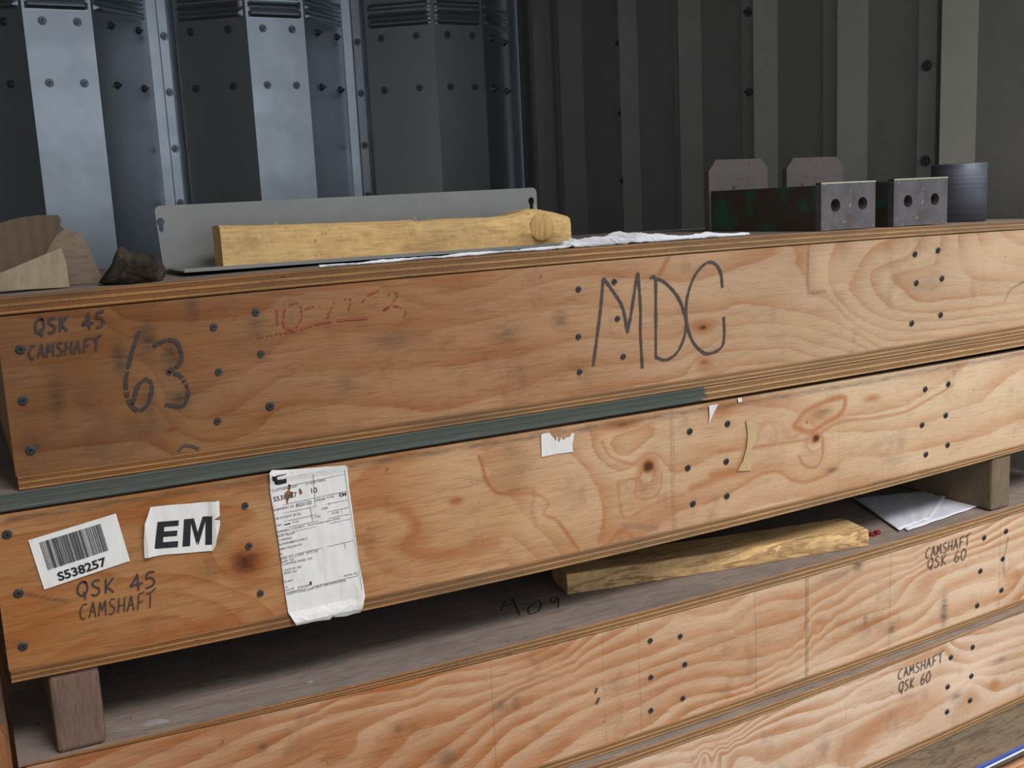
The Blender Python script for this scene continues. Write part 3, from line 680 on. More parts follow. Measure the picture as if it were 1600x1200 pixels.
# --- crate 3 ---
def x6(x, y): return (400+x/3.2, 825+y/3.2)
def x7(x, y): return (800+x/3.2, 825+y/3.2)
def x8(x, y): return (1100+x/3.2, 825+y/3.2)
L3 = [
 (1.0, [x6(0, 1130), x6(300, 960), x6(520, 900), x6(800, 850)]), (2.0, [x6(350, 1200), x6(500, 1100), x6(520, 1020), x6(640, 950), x6(900, 850)]),
 (3.0, [x6(620, 1190), x6(800, 1030), x6(1000, 950), x6(1150, 870), x6(1400, 760), x6(1590, 690)]), (0.0, [x6(0, 1010), x6(300, 930)]),
 (4.0, [x7(0, 830), x7(200, 740), x7(500, 620), x7(700, 530), x7(830, 420)]),
 (5.0, [x7(0, 925), x7(200, 830), x7(450, 720), x7(700, 640), x7(900, 560), x7(1100, 500), x7(1210, 400)]),
 (6.0, [x7(0, 1000), x7(300, 850), x7(640, 720), x7(850, 650), x7(1100, 560), x7(1280, 500), x7(1480, 430)]),
 (7.0, [x7(60, 1100), x7(300, 930), x7(500, 840), x7(640, 800), x7(900, 680), x7(1200, 650), x7(1470, 560), x8(740, 330), x8(950, 230), x8(1050, 200)]),
 (8.0, [x7(250, 1120), x7(380, 1020), x7(640, 880), x7(900, 760), x7(1220, 720), x7(1470, 600), x8(560, 480), x8(740, 400), x8(930, 290), x8(1100, 190), x8(1400, 90)]),
 (9.0, [x7(700, 980), x7(850, 860), x7(950, 830), x7(1200, 790), x8(540, 570), x8(800, 440), x8(950, 390), x8(1060, 250), x8(1200, 180), x8(1450, 100), x8(1550, 60)]),
 (10.0, [x8(100, 850), x8(400, 740), x8(540, 660), x8(700, 560), x8(930, 440), x8(1100, 370), x8(1190, 250), x8(1400, 170), x8(1580, 110)]),
 (11.0, [x8(560, 690), x8(800, 610), x8(930, 530), x8(1060, 470), x8(1200, 340), x8(1330, 280), x8(1440, 260)]),
 (12.0, [x8(800, 640), x8(1100, 510), x8(1220, 460), x8(1500, 350), x8(1600, 230)]),
]
F3 = [('orange', 'blob', 600, 1080, 60, 14, .5), ('orange', 'blob', 860, 1020, 60, 14, .5), ('grime', 'blob', 410, 1168, 8, 6, .9), ('grime', 'blob', 622, 1140, 8, 7, .8), ('grime', 'blob', 700, 1185, 14, 14, .6), ('grime', 'blob', 782, 1105, 12, 10, .6),
 ('grime', 'blob', 806, 1098, 8, 14, .5), ('grime', 'blob', 1340, 885, 8, 9, .8), ('grime', 'blob', 1475, 955, 5, 22, .9), ('grime', 'blob', 1393, 983, 5, 7, .9), ('grime', 'blob', 1352, 970, 4, 10, .6), ('grime', 'blob', 1305, 900, 30, 8, .4),
 ('knot', 'line', [(1206, 1012), (1220, 1018), (1232, 1038), (1238, 1052)], 1.2, .6), ('grime', 'line', [(1575, 840), (1568, 880), (1570, 900)], 1.6, .7), ('pale', 'blob', 1500, 930, 70, 20, .5), ('orange', 'blob', 1580, 900, 22, 12, .6),
 ('orange', 'line', [(100, 1190), (300, 1150), (400, 1128)], 8, .5)]
c3 = make_crate(0.006, lid3_t, lid3_b, lambda x: lid3_b(x)-.0008, bas3_t, bas3_b, 0.0, .42,
  'third plywood crate from the top, below the open gap with a loose timber', M['edge_grey'], PM[2], L3, F3)
screws([(1016, 1001), (1063, 994), (1070, 1038), (1017, 1058), (1067, 1091), (1017, 1110), (1538, 840, 1), (1572, 830, 1), (1532, 892, 1), (1567, 873, 1), (1527, 946, 1), (1565, 922, 1)], c3)
writing(word('CAMSHAFT', (1446, 873), (1516, 851), (1, -16)) + word('QSK 60', (1449, 890), (1511, 873), (1, -17)), c3, wd=.0015, mat='ink', jit=.2, label='handwriting CAMSHAFT QSK 60 on the third crate')
writing([[(933, 1075), (930, 1083)], [(936, 1090), (932, 1100)]], c3, wd=.003, mat='ink', name='scratch')

# --- crate 4 ---
L4 = [
 (1.0, [x7(700, 1200), x7(1000, 1130), x8(300, 960), x8(560, 830), x8(800, 760), x8(1000, 640), x8(1200, 560)]),
 (2.0, [x7(1000, 1200), x8(100, 1100), x8(400, 950), x8(640, 890), x8(800, 780), x8(1000, 700), x8(1200, 620)]),
 (3.0, [x8(0, 1150), x8(300, 1050), x8(560, 980), x8(640, 930), x8(900, 860), x8(1200, 740), x8(1340, 720)]),
 (4.0, [x8(300, 1200), x8(530, 1070), x8(620, 1020), x8(760, 960), x8(960, 870), x8(1180, 790)]),
 (5.0, [x8(740, 1190), x8(900, 1080), x8(1080, 960), x8(1200, 880), x8(1330, 770)]), (0.0, [x8(1100, 560), x8(1400, 530), x8(1600, 480)]),
 (5.5, [x8(1000, 1100), x8(1300, 950), x8(1600, 800)]),
]
F4 = [('orange', 'line', [x8(700, 1130), x8(850, 1000), x8(1000, 900), x8(1180, 820)], 22, .55), ('orange', 'blob', 1397, 1065+8, 6, 6, .0), ('orange', 'blob', 1554, 1069, 8, 9, .95), ('grime', 'blob', 1562, 1032, 10, 4, .7),
 ('grime', 'blob', 1494, 1088, 9, 5, .7), ('pale', 'blob', 1500, 1060, 60, 25, .8), ('grime', 'blob', 1420, 1090, 10, 6, .25)]
c4 = make_crate(0.006, lid4_t, lid4_b, lambda x: lid4_b(x)-.0008, bas4_t, bas4_b, Y4, .42,
  'fourth plywood crate, lowest of the long ones, its right half in view', M['edge_grey'], PM[3], L4, F4)
screws([(1486, 1027, 1), (1520, 1011, 1), (1481, 1073, 1), (1518, 1056, 1), (1480, 1112, 1), (1516, 1094, 1)], c4, Y4)
writing(word('CAMSHAFT', (1403, 1062), (1474, 1034), (1, -15)) + word('QSK 60', (1404, 1083), (1455, 1064), (1, -17)), c4, Y4, wd=.0015, mat='ink', jit=.2, label='handwriting CAMSHAFT QSK 60 on the fourth crate')

# --- crate 5: wider crate the stack stands on ---
c5 = empty('plywood_crate', (.8, .2, .1)); tag(c5, 'wider dark weathered crate under the stack with a blue painted edge', 'crate')
M['old'] = grain_mat('old grey brown timber', lin(128, 112, 92), lin(84, 62, 48), (5, 26, 26), 12, .6, (84, 80, 72))
M['front5'] = grain_mat('warm timber front', lin(206, 160, 118), lin(170, 110, 66), (3, 3, 40), 15, .3)
M['blue'] = plain_mat('blue paint', lin(52, 74, 150), .5); M['white'] = plain_mat('white paint', lin(205, 210, 222), .5)
board('lid', .03, 1.59, lambda x: lid5_t(x)-.018, lid5_t, -.088, .46, [M['old'], M['old']], c5)
bm = bmesh.new(); add_box(bm, (.035, -.084, .1), (1.585, .455, ZC5-.019), .002); bm_obj('box', bm, M['front5'], c5)
board('painted_edge', .03, 1.59, lambda x: lid5_t(x)-.006, lambda x: lid5_t(x)+.0004, -.0905, -.0882, [M['blue'], M['blue']], c5)['label'] = 'blue paint line along the front edge'
board('painted_edge', .03, 1.59, lambda x: lid5_t(x)-.010, lambda x: lid5_t(x)-.0062, -.0905, -.0882, [M['white'], M['white']], c5)['label'] = 'white paint line under the blue one'
for xx in (.05, .75, 1.48):
    bm = bmesh.new(); add_box(bm, (xx, -.08, 0.0), (xx+.09, .45, .0995), .003); bm_obj('bolster', bm, M['bolster'], c5)

# --- bolsters between crate 2 and crate 3 (fixed under crate 2) ---
def bolster(px_l, px_r, pyt, label, y0, mt='bolster'):
    x0 = PY(px_l, pyt, y0)[0]; x1 = PY(px_r, pyt, y0)[0]; xm = (x0+x1)/2
    bm = bmesh.new(); add_box(bm, (x0, y0, float(lid3_t(xm))+.0006), (x1, .40, float(min(bas2_b(x0), bas2_b(x1)))-.0006), .004)
    o = bm_obj('bolster', bm, M[mt], c2); o['label'] = label
    return o
bolster(82, 162, 1110, 'dark reddish bolster block at the left end', .004)
bolster(1550, 1579, 750, 'grey brown bolster block at the right end', .004, 'bolster2')

# ------------------------------------------------------------------ stickers and paper on crate 2
M['paper'] = None
s = NT('sticker paper'); cr = s.noise(1.0, s.coord((90, 90, 22)), 4, .6)
s.fin(s.mix(s.mapr(cr, .45, .8, 0, .35), lin(222, 218, 214), lin(188, 182, 180)), .55, 0, cr, .5, .0012, .3); M['paper'] = s.m
M['print'] = plain_mat('black print', lin(26, 22, 28), .6, 0, 300, .3)
M['print_g'] = plain_mat('grey small print', lin(58, 54, 62), .6, 0, 300, .3)
def wr(x, z, amp=1.0):
    return amp*(.0011*max(0, mnoise.noise(Vector((x*55, 3.1, z*14))))+.0005*mnoise.noise(Vector((x*150, 8, z*60))))
def bil(c, u, v):   # corners TL,TR,BR,BL in plane coords
    return (c[0]*(1-u)+c[1]*u)*(1-v)+(c[3]*(1-u)+c[2]*u)*v
def sticker(name, parent, quad, outline, label, holes=(), amp=1.0, lift=None, mat='paper'):
    """quad: px corners for the (u,v) frame; outline: px polygon of the paper edge"""
    cq = [np.array(PY(a, b)) for a, b in quad]
    pts = [PY(a, b) for a, b in outline]
    bm = bmesh.new(); vs = [bm.verts.new((p[0], 0, p[2])) for p in pts]; es = [bm.edges.new((vs[i], vs[(i+1) % len(vs)])) for i in range(len(vs))]
    for hpx in holes:
        hv = [bm.verts.new((PY(a, b)[0], 0, PY(a, b)[2])) for a, b in hpx]; es += [bm.edges.new((hv[i], hv[(i+1) % len(hv)])) for i in range(len(hv))]
    bmesh.ops.triangle_fill(bm, use_beauty=True, edges=es)
    # slice into a fine grid so it can crinkle
    xs = [p[0] for p in pts]; zs = [p[2] for p in pts]
    for x in np.arange(min(xs)+.004, max(xs), .004): bmesh.ops.bisect_plane(bm, geom=bm.verts[:]+bm.edges[:]+bm.faces[:], plane_co=(x, 0, 0), plane_no=(1, 0, 0))
    for z in np.arange(min(zs)+.006, max(zs), .006): bmesh.ops.bisect_plane(bm, geom=bm.verts[:]+bm.edges[:]+bm.faces[:], plane_co=(0, 0, z), plane_no=(0, 0, 1))
    for v in bm.verts:
        e = lift(v.co.x, v.co.z) if lift else 0
        v.co.y = -.0006-wr(v.co.x, v.co.z, amp)-e
    r = bmesh.ops.solidify(bm, geom=bm.faces[:], thickness=.00025)
    o = bm_obj(name, bm, M[mat], parent, smooth=False); o['label'] = label
    return o, cq
def print_bm(): return bmesh.new()
def p_rect(bm, cq, u0, v0, u1, v1, n=1):
    q = []
    for (u, v) in ((u0, v0), (u1, v0), (u1, v1), (u0, v1)): q.append(bil(cq, u, v))
    bm.faces.new([bm.verts.new((a[0], 0, a[2])) for a in q])
FC = {}
def p_text(bm, cq, txt, u, v, hgt, wid=None, bold=0.0):
    """text with its baseline start at (u,v), cap height hgt (in v), width wid (in u)"""
    cu = bpy.data.curves.new('t', 'FONT'); cu.body = txt; cu.size = 1; cu.offset = bold; cu.resolution_u = 3
    ob = bpy.data.objects.new('t', cu); COL.objects.link(ob); dg = bpy.context.evaluated_depsgraph_get(); dg.update()
    me = bpy.data.meshes.new_from_object(ob.evaluated_get(dg))
    if len(me.vertices):
        co = [v_.co.copy() for v_ in me.vertices]; x0 = min(c.x for c in co); x1 = max(c.x for c in co); y1 = .72
        wid = wid if wid else (x1-x0)/y1*hgt*.8
        vs = []
        for c in co:
            p = bil(cq, u+(c.x-x0)/(x1-x0)*wid, v-c.y/y1*hgt); vs.append(bm.verts.new((p[0], 0, p[2])))
        for f in me.polygons:
            try: bm.faces.new([vs[i] for i in f.vertices])
            except ValueError: pass
    bpy.data.objects.remove(ob); bpy.data.curves.remove(cu); bpy.data.meshes.remove(me)
def p_done(bm, parent, amp, lift=None, mat='print', name='print'):
    for v in bm.verts:
        e = lift(v.co.x, v.co.z) if lift else 0
        v.co.y = -.0011-wr(v.co.x, v.co.z, amp)-e
    me = bpy.data.meshes.new(name)
    pl = Vector(parent.parent.location)+Vector(parent.location)
    bmesh.ops.translate(bm, verts=bm.verts, vec=-pl)
    bm.to_mesh(me); bm.free(); me.materials.append(M[mat]); link(bpy.data.objects.new(name, me), parent)

Q = [(44, 844), (181, 802), (203, 876), (69, 921)]
st, cq = sticker('barcode_sticker', c2, Q, Q, 'white sticker with a barcode and S538257', amp=.35)
bm = print_bm(); u = .105; rr_ = random.Random(5)
while u < .80:
    bw = rr_.choice((.004, .004, .008, .012)); p_rect(bm, cq, u, .10, u+bw, .66); u += bw+rr_.choice((.004, .005, .009))
p_text(bm, cq, 'S538257', .18, .93, .17, .56, .03); p_done(bm, st, .35)

QE = [(233, 792), (342, 782), (344, 862), (222, 871)]
OE = [(235, 792), (262, 789), (300, 786), (342, 782), (343, 805), (333, 811), (343, 812), (343, 820), (338, 838), (336, 852), (332, 860), (300, 863), (260, 866), (225, 871), (224, 845), (225, 818), (229, 808)]
lift_e = lambda x, z: .003*math.exp(-((x-PY(226, 820)[0])/.004)**2)+.003*math.exp(-((x-PY(340, 850)[0])/.004)**2)
st, cq = sticker('em_sticker', c2, QE, OE, 'white sticker printed EM in large black letters, curled at its edges', amp=.6, lift=lift_e)
bm = print_bm(); 
for r_ in ((.14, .31, .24, .84), (.14, .31, .43, .42), (.14, .51, .42, .62), (.14, .72, .44, .84)): p_rect(bm, cq, *r_)
p_done(bm, st, .6, lift_e, name='letter'); bm = print_bm()
for poly in (((.50, .30), (.60, .30), (.60, .84), (.50, .84)), ((.80, .28), (.89, .28), (.89, .84), (.80, .84)), ((.58, .30), (.64, .30), (.705, .62), (.69, .84)), ((.76, .28), (.82, .28), (.71, .84), (.68, .66))):
    q = [bil(cq, a, b) for a, b in poly]; bm.faces.new([bm.verts.new((a[0], 0, a[2])) for a in q])
p_done(bm, st, .6, lift_e, name='letter')

QL = [(420, 745), (541, 720), (566, 950), (451, 979)]
OL = [(420, 739), (424, 734), (440, 734), (456, 733), (480, 731), (510, 728), (538, 726), (542, 729), (545, 760), (552, 810), (559, 870), (565, 905), (567, 928), (562, 945), (560, 955), (540, 962), (522, 963), (519, 960), (515, 967), (488, 970), (462, 976), (450, 957), (445, 925), (437, 860), (429, 810), (422, 770)]
holes = [[(450, 756), (455, 758), (452, 767), (458, 769), (456, 776), (451, 778), (449, 788), (446, 784), (446, 778), (444, 770), (449, 766)], [(467, 763), (470, 764), (472, 770), (469, 774), (466, 769)], [(484, 907), (487, 909), (486, 914), (482, 912)]]
zb_ = PY(500, 960)[2]; zt_ = PY(480, 735)[2]
lift_l = lambda x, z: .006*math.exp(-((x-PY(566, 930)[0])/.008)**2)*math.exp(-((z-PY(560, 940)[2])/.02)**2)+.002*math.exp(-((z-zt_)/.004)**2)+.004*math.exp(-((z-zb_)/.006)**2)
st, cq = sticker('shipping_label', c2, QL, OL, 'long crinkled white shipping label with printed form', holes, 1.0, lift_l)
bm = print_bm(); bg_ = print_bm()
def f6(x, y): return (400+x/8, 710+y/8)
def f7(x, y): return (410+x/8, 830+y/8)
def px_poly(b_, pts):
    q = [PY(*p) for p in pts]; b_.faces.new([b_.verts.new((a[0], 0, a[2])) for a in q])
def px_line(b_, a, b, wd=.55):
    px_poly(b_, [(a[0], a[1]-wd/2), (b[0], b[1]-wd/2), (b[0], b[1]+wd/2), (a[0], a[1]+wd/2)] if abs(a[0]-b[0]) > abs(a[1]-b[1]) else [(a[0]-wd/2, a[1]), (a[0]+wd/2, a[1]), (b[0]+wd/2, b[1]), (b[0]-wd/2, b[1])])
def px_text(b_, txt, a, b, hp, bold=0.0):
    """lettering from baseline point a to b, capitals hp high"""
    A, B = PY(*a), PY(*b); U = PY(a[0]-.13*hp, a[1]-hp); T = PY(b[0]-.13*hp, b[1]-hp)
    p_text(b_, [U, T, B, A], txt, 0, 1, 1, 1, bold)
# emblem: a heavy C shape
px_poly(bm, [f6(*p) for p in ((190, 300), (205, 340), (240, 375), (285, 378), (380, 355), (377, 295), (300, 310), (270, 312), (255, 296), (215, 285))])
px_poly(bm, [f6(*p) for p in ((188, 270), (232, 262), (262, 262), (246, 298), (215, 300), (190, 300))])
px_poly(bm, [f6(*p) for p in ((240, 256), (370, 234), (370, 242), (262, 266))])
px_poly(bm, [f6(*p) for p in ((345, 872), (425, 852), (428, 868), (345, 885))])
px_text(bm, 'S538257', f6(215, 588), f6(512, 525), 7.6, .012); px_text(bm, '10', f6(690, 484), f6(765, 470), 8, .015)
px_text(bm, 'EM', f6(1040, 528), f6(1125, 512), 5.8, .02); px_text(bm, '8522122', f6(498, 655), f6(692, 612), 5.2, .01)
for t_, F_, a, b, hh in (('CONTAINER REF', f6, (200, 468), (512, 405), 3.2), ('STAGE AREA', f6, (620, 382), (872, 325), 3.0), ('SHIPMENT ID', f6, (210, 710), (470, 655), 3.8), ('ORDER TYPE', f6, (725, 592), (975, 535), 3.4),
  ('GR.WGHT (KG)', f6, (225, 820), (555, 750), 3.8), ('108', f6, (820, 690), (890, 675), 3.4), ('DIM', f6, (235, 905), (315, 888), 3.4), ('V120', f6, (455, 860), (530, 845), 3.2), ('1,170', f6, (700, 802), (800, 780), 3.2), ('W100', f6, (940, 748), (1030, 728), 3.0),
  ('SHIPMENT CONTENT', f6, (255, 982), (610, 905), 3.4), ('Automotive spare parts', f6, (640, 892), (1040, 805), 3.0), ('SHIP FROM', f6, (265, 1037), (480, 990), 3.4), ('CUMMINS', f6, (270, 1087), (440, 1050), 3.2), ('BLAARENBERGLAAN 4', f6, (285, 1137), (635, 1058), 3.3), ('2800 MECHELEN', f6, (290, 1197), (570, 1132), 3.3),
  ('BE', f7, (210, 297), (245, 288), 3), ('SHIP TO CODE  5575103', f7, (225, 360), (690, 252), 3.4), ('SHIP TO', f7, (235, 395), (390, 360), 3.2), ('CUMMINS DIESEL FZE', f7, (250, 427), (620, 345), 3.3), ('UNITS ZF VEH', f7, (265, 500), (485, 450), 3.2), ('JEBEL ALI', f7, (265, 537), (430, 500), 3.2),
  ('DUBAI', f7, (275, 642), (375, 620), 3), ('AE', f7, (285, 710), (315, 703), 3), ('DATE   4/30/2008', f7, (290, 750), (610, 672), 3.2), ('ADDITIONAL SHIPMENT INFORMATION', f7, (300, 800), (1035, 622), 3.4), ('NON. EU', f7, (1020, 567), (1190, 527), 3.2)):
    px_text(bg_, t_, F_(*a), F_(*b), hh)
for a, b in ((f6(180, 440), f6(1105, 245)), (f6(205, 655), f6(1135, 455)), (f6(215, 757), f6(1145, 565)), (f6(235, 862), f6(1155, 660)), (f6(245, 942), f6(1165, 742)), (f6(250, 1007), f6(1175, 805)), (f7(215, 328), f7(1135, 115)), (f7(290, 768), f7(1195, 548)),
  (f6(1100, 185), f7(1225, 720)), (f6(708, 240), f6(735, 640)), (f6(675, 655), f6(705, 840)), (f6(905, 600), f6(915, 640)), (f6(1065, 690), f6(1072, 735)), (f7(1020, 145), f7(1035, 215))): px_line(bg_, a, b)
p_done(bm, st, 1.0, lift_l); p_done(bg_, st, 1.0, lift_l, 'print_g', 'small_print')
for q_ in st.children: q_['kind'] = 'stuff'

TQ = [(845, 680), (897, 675), (895, 706), (846, 713)]
sticker('torn_sticker', c2, TQ, [(845, 679), (850, 677), (858, 676), (864, 684), (868, 689), (870, 680), (872, 692), (877, 683), (879, 688), (884, 684), (890, 682), (893, 676), (897, 678), (894, 695), (895, 706), (870, 709), (846, 714)], 'torn white remnant of a label', amp=.3)
M['tape'] = plain_mat('brown tape', lin(190, 158, 112), .35, 0, 80, .2)
sticker('tape_strip', c2, TQ, [(1165, 657), (1178, 655), (1182, 665), (1183, 690), (1174, 700), (1173, 735), (1152, 736), (1160, 720), (1166, 700), (1168, 680)], 'peeling strip of brown tape', amp=.8, mat='tape')
sticker('paper_shred', c2, TQ, [(1107, 634), (1114, 632), (1121, 631), (1116, 642), (1110, 655), (1107, 664), (1108, 650)], 'white curled paper shred', amp=1.0)
sticker('paper_shred', c2, TQ, [(1152, 622), (1158, 621), (1159, 627), (1153, 629)], 'tiny white paper crumb', amp=1.0)

# ------------------------------------------------------------------ things on the top crate
ZTOP = lambda x: float(lid1_t(x))
def plate(name, outer, holes, thick, mat, parent, to3, label=None, bevel=0.0):
    """flat plate from a 2D outline with holes; to3 maps (u,v,w) to the scene, w through the thickness"""
    bm = bmesh.new(); es = []
    for lp in [outer]+list(holes):
        vs = [bm.verts.new((a, b, 0)) for a, b in lp]; es += [bm.edges.new((vs[i], vs[(i+1) % len(vs)])) for i in range(len(vs))]
    bmesh.ops.triangle_fill(bm, use_beauty=True, edges=es)
    r = bmesh.ops.extrude_face_region(bm, geom=bm.faces[:])
    for v in [g for g in r['geom'] if isinstance(g, bmesh.types.BMVert)]: v.co.z = thick
    for v in bm.verts: v.co = Vector(to3(*v.co))
    o = bm_obj(name, bm, mat, parent)
    if label: o['label'] = label
    return o
def circle(cx, cy, r, n=20, ry=None): return [(cx+r*math.cos(t), cy+(ry or r)*math.sin(t)) for t in np.linspace(0, 2*math.pi, n, endpoint=False)]

# grey painted L-shaped plate
M['grey_paint'] = plain_mat('grey painted steel', lin(134, 134, 131), .42, .15, 25, .12, .05)
YP = .145; tl = PY(241, 322, YP); tr = PY(838, 293, YP); lx0, lx1 = tl[0], tr[0]; bz = ZTOP(.5)+.0035
gp = empty('metal_plate', ((lx0+lx1)/2, YP, bz-.002)); tag(gp, 'long grey painted steel plate with keyhole slots, standing behind the timber', 'metal plate')
def lean(u, v, w_): # u along, v 0..1 height
    top = tl[2]+(tr[2]-tl[2])*u
    return (lx0+(lx1-lx0)*u, YP+w_, bz+(top-bz)*v)
def rc(u, v, ru, rv, q):
    a0 = {0: math.pi, 1: math.pi/2, 2: 0, 3: -math.pi/2}[q]; return [(u+ru*math.cos(a0-t), v+rv*math.sin(a0-t)) for t in np.linspace(0, math.pi/2, 5)]
out = [(0.006, 0)]+rc(.012, .92, .012, .08, 0)+rc(.988, .90, .012, .10, 1)+[(1, 0)]
def keyhole(px, py):
    q = PY(px, py, YP); u = (q[0]-lx0)/(lx1-lx0); v = (q[2]-bz)/(tl[2]+(tr[2]-tl[2])*u-bz); a, b = .0088, .068
    c = [(u+a*math.cos(t), v+b*math.sin(t)) for t in np.linspace(-.28*math.pi, 1.28*math.pi, 14)]
    return c+[(u-a*.55, v-b*2.0), (u, v-b*2.5), (u+a*.55, v-b*2.0)]
plate('back_face', out, [keyhole(251, 347), keyhole(830, 314)], .0015, M['grey_paint'], gp, lean)
bm = bmesh.new(); f0 = PZ(262, 437, bz-.002)[1]; 
add_box(bm, (lx0+.008, YP-.085, bz-.002), (lx1+.045, YP, bz-.0004), .0004); add_box(bm, (lx0+.008, YP-.0862, bz-.002), (lx1+.045, YP-.0850, bz+.0018)); bm_obj('lower_flange', bm, M['grey_paint'], gp)

# timber offcut on the flange
M['pine'] = grain_mat('yellow sawn timber', lin(222, 184, 126), lin(190, 142, 84), (2.5, 30, 22), 21, .45, (96, 76, 54), streak=.45)
YL = YP-.072; zb0 = bz+.0006
top_px = [(343, 352), (400, 352), (440, 351), (500, 349), (560, 347), (620, 345), (648, 343), (652, 346), (680, 343), (720, 341), (760, 340), (795, 337), (812, 332), (828, 326), (845, 327), (870, 332), (891, 338)]
pts = [PY(a, b, YL) for a, b in top_px]
ts = empty('timber_offcut', ((pts[0][0]+pts[-1][0])/2, YL+.02, zb0)); tag(ts, 'rough yellow timber offcut lying in front of the grey steel plate', 'timber')
V = []; Fc = []; dep = .036
fine = []
for i in range(len(pts)-1):
    for t in np.linspace(0, 1, 5, endpoint=False): fine.append(pts[i]*(1-t)+pts[i+1]*t)
fine.append(pts[-1]); nrow = 7
for i, p in enumerate(fine):
    x = p[0]; zt = p[2]; bulge = 0.010*math.exp(-((x-PY(840, 350, YL)[0])/.03)**2)
    ring = [(x, YL-bulge*.2, zb0), (x, YL-bulge+.0012*mnoise.noise(Vector((x*60, 0, 3))), zb0+(zt-zb0)*.35), (x, YL-bulge*.8+.0015*mnoise.noise(Vector((x*80, 2, 3))), zb0+(zt-zb0)*.7), (x, YL+.001, zt-.003), (x, YL+.006, zt), (x, YL+dep, zt-.001), (x, YL+dep, zb0)]
    V += ring
for i in range(len(fine)-1):
    for j in range(nrow):
        k = (j+1) % nrow; Fc.append((i*nrow+j, (i+1)*nrow+j, (i+1)*nrow+k, i*nrow+k))
Fc.append(tuple(range(nrow))[::-1] if False else tuple(range(nrow-1, -1, -1))); Fc.append(tuple((len(fine)-1)*nrow+j for j in range(nrow)))
mesh_obj('board', V, [f[::-1] for f in Fc], M['pine'], ts)
M['knotw'] = grain_mat('timber knot', lin(206, 166, 110), lin(176, 130, 78), (20, 20, 3), 5, .2, (92, 72, 50))
bm = bmesh.new(); kc = PY(842, 354, YL); bmesh.ops.create_uvsphere(bm, u_segments=20, v_segments=10, radius=1)
for v in bm.verts: v.co = Vector((kc[0]+v.co.x*.017, YL-.0068+v.co.y*.0036, kc[2]-.001+v.co.z*.0165))
bm_obj('knot', bm, M['knotw'], ts, True)
for (a, b) in ((432, 348), (652, 343), (668, 341), (838, 323)):
    q = PY(a, b, YL+.006)
    bm = bmesh.new()
    for _ in range(1):
        d_ = Vector((random.uniform(-.006, .006), 0, random.uniform(.001, .006))); v0 = Vector(q)
        bm.faces.new([bm.verts.new(v0+Vector((-.0008, 0, -.003))), bm.verts.new(v0+Vector((.0008, 0, -.003))), bm.verts.new(v0+d_)])
    bm_obj('splinter', bm, M['pine'], ts)

# white mesh tape along the lid edge
s = NT('white mesh fabric'); s.fin(lin(232, 232, 236), .6); M['mesh_w'] = s.m
path = [(500, 417, .004), (560, 413, .007), (640, 407, .008), (720, 401, .009), (800, 395, .010), (850, 391, .012), (893, 385, .020), (915, 382, .034), (950, 380, .036), (990, 374, .040), (1012, 371, .030), (1040, 372, .018), (1080, 371, .010), (1112, 368, .014), (1135, 369, .008), (1172, 366, .006)]
fp_ = [];
for q in smooth_poly([(a, b, c*1000) for a, b, c in path], 9): fp_.append(q)
V = []; Fc = []; nw = 10
for i, q in enumerate(fp_):
    px, py, wd_ = q[0], q[1], q[2]/1000
    base = PY(px, py, .002); z0 = ZTOP(base[0])+.0012
    for j in range(nw):
        t = j/(nw-1); yy = .002+wd_*1.3*t
        if px < 890: up = .0012*math.sin(t*3+px*.05)
        else: up = (.013*math.sin(t*math.pi)*(.5+.6*abs(mnoise.noise(Vector((px*.012, t, 2)))))+.007*max(0, mnoise.noise(Vector((px*.05, t*3, 5)))))*min(1, wd_/.03)
        V.append((base[0]+.001*mnoise.noise(Vector((px*.2, t*5, 0))), yy, z0+max(0, up)+.001*random.random()))
for i in range(len(fp_)-1):
    for j in range(nw-1): Fc.append((i*nw+j, i*nw+j+1, (i+1)*nw+j+1, (i+1)*nw+j))
# refine and turn into a real net
mt = mesh_obj('mesh_tape', V, Fc, M['mesh_w']); tag(mt, 'torn strip of white mesh fabric along the top crate edge', 'mesh fabric')
md = mt.modifiers.new('sub', 'SUBSURF'); md.levels = md.render_levels = 1; md.subdivision_type = 'SIMPLE'
md = mt.modifiers.new('net', 'WIREFRAME'); md.thickness = .0011; md.use_replace = True

# two steel brackets
s = NT('worn brown steel'); n1 = s.noise(40, None, 5, .6); n2 = s.noise(150, None, 4, .6)
c_ = s.mix(s.mapr(n1, .4, .65, 0, 1), lin(98, 91, 93), lin(80, 75, 78)); c_ = s.mix(s.mapr(n1, .58, .66, 0, .7), c_, lin(88, 72, 60)); c_ = s.mix(s.mapr(n2, .64, .70, 0, .7), c_, lin(160, 162, 140))
s.fin(c_, .5, .15, n2, .15, .001); M['steel'] = s.m
s = NT('dark green painted steel'); n1 = s.noise(22, None, 5, .6)
s.fin(s.mix(s.mapr(n1, .5, .62, 0, 1), lin(78, 64, 54), lin(56, 100, 84)), .5, .2, n1, .2, .001); M['green'] = s.m
s = NT('rusty plate'); n1 = s.noise(35, None, 5, .65); n2 = s.noise(90, None, 5, .6)
c_ = s.mix(s.mapr(n1, .45, .62, 0, 1), lin(102, 95, 95), lin(112, 96, 88)); c_ = s.mix(s.mapr(n2, .60, .68, 0, .8), c_, lin(72, 62, 62))
s.fin(c_, .6, .3, n2, .3, .001); M['rust'] = s.m
M['brass'] = plain_mat('bright cream edge', lin(210, 205, 170), .3, .8)
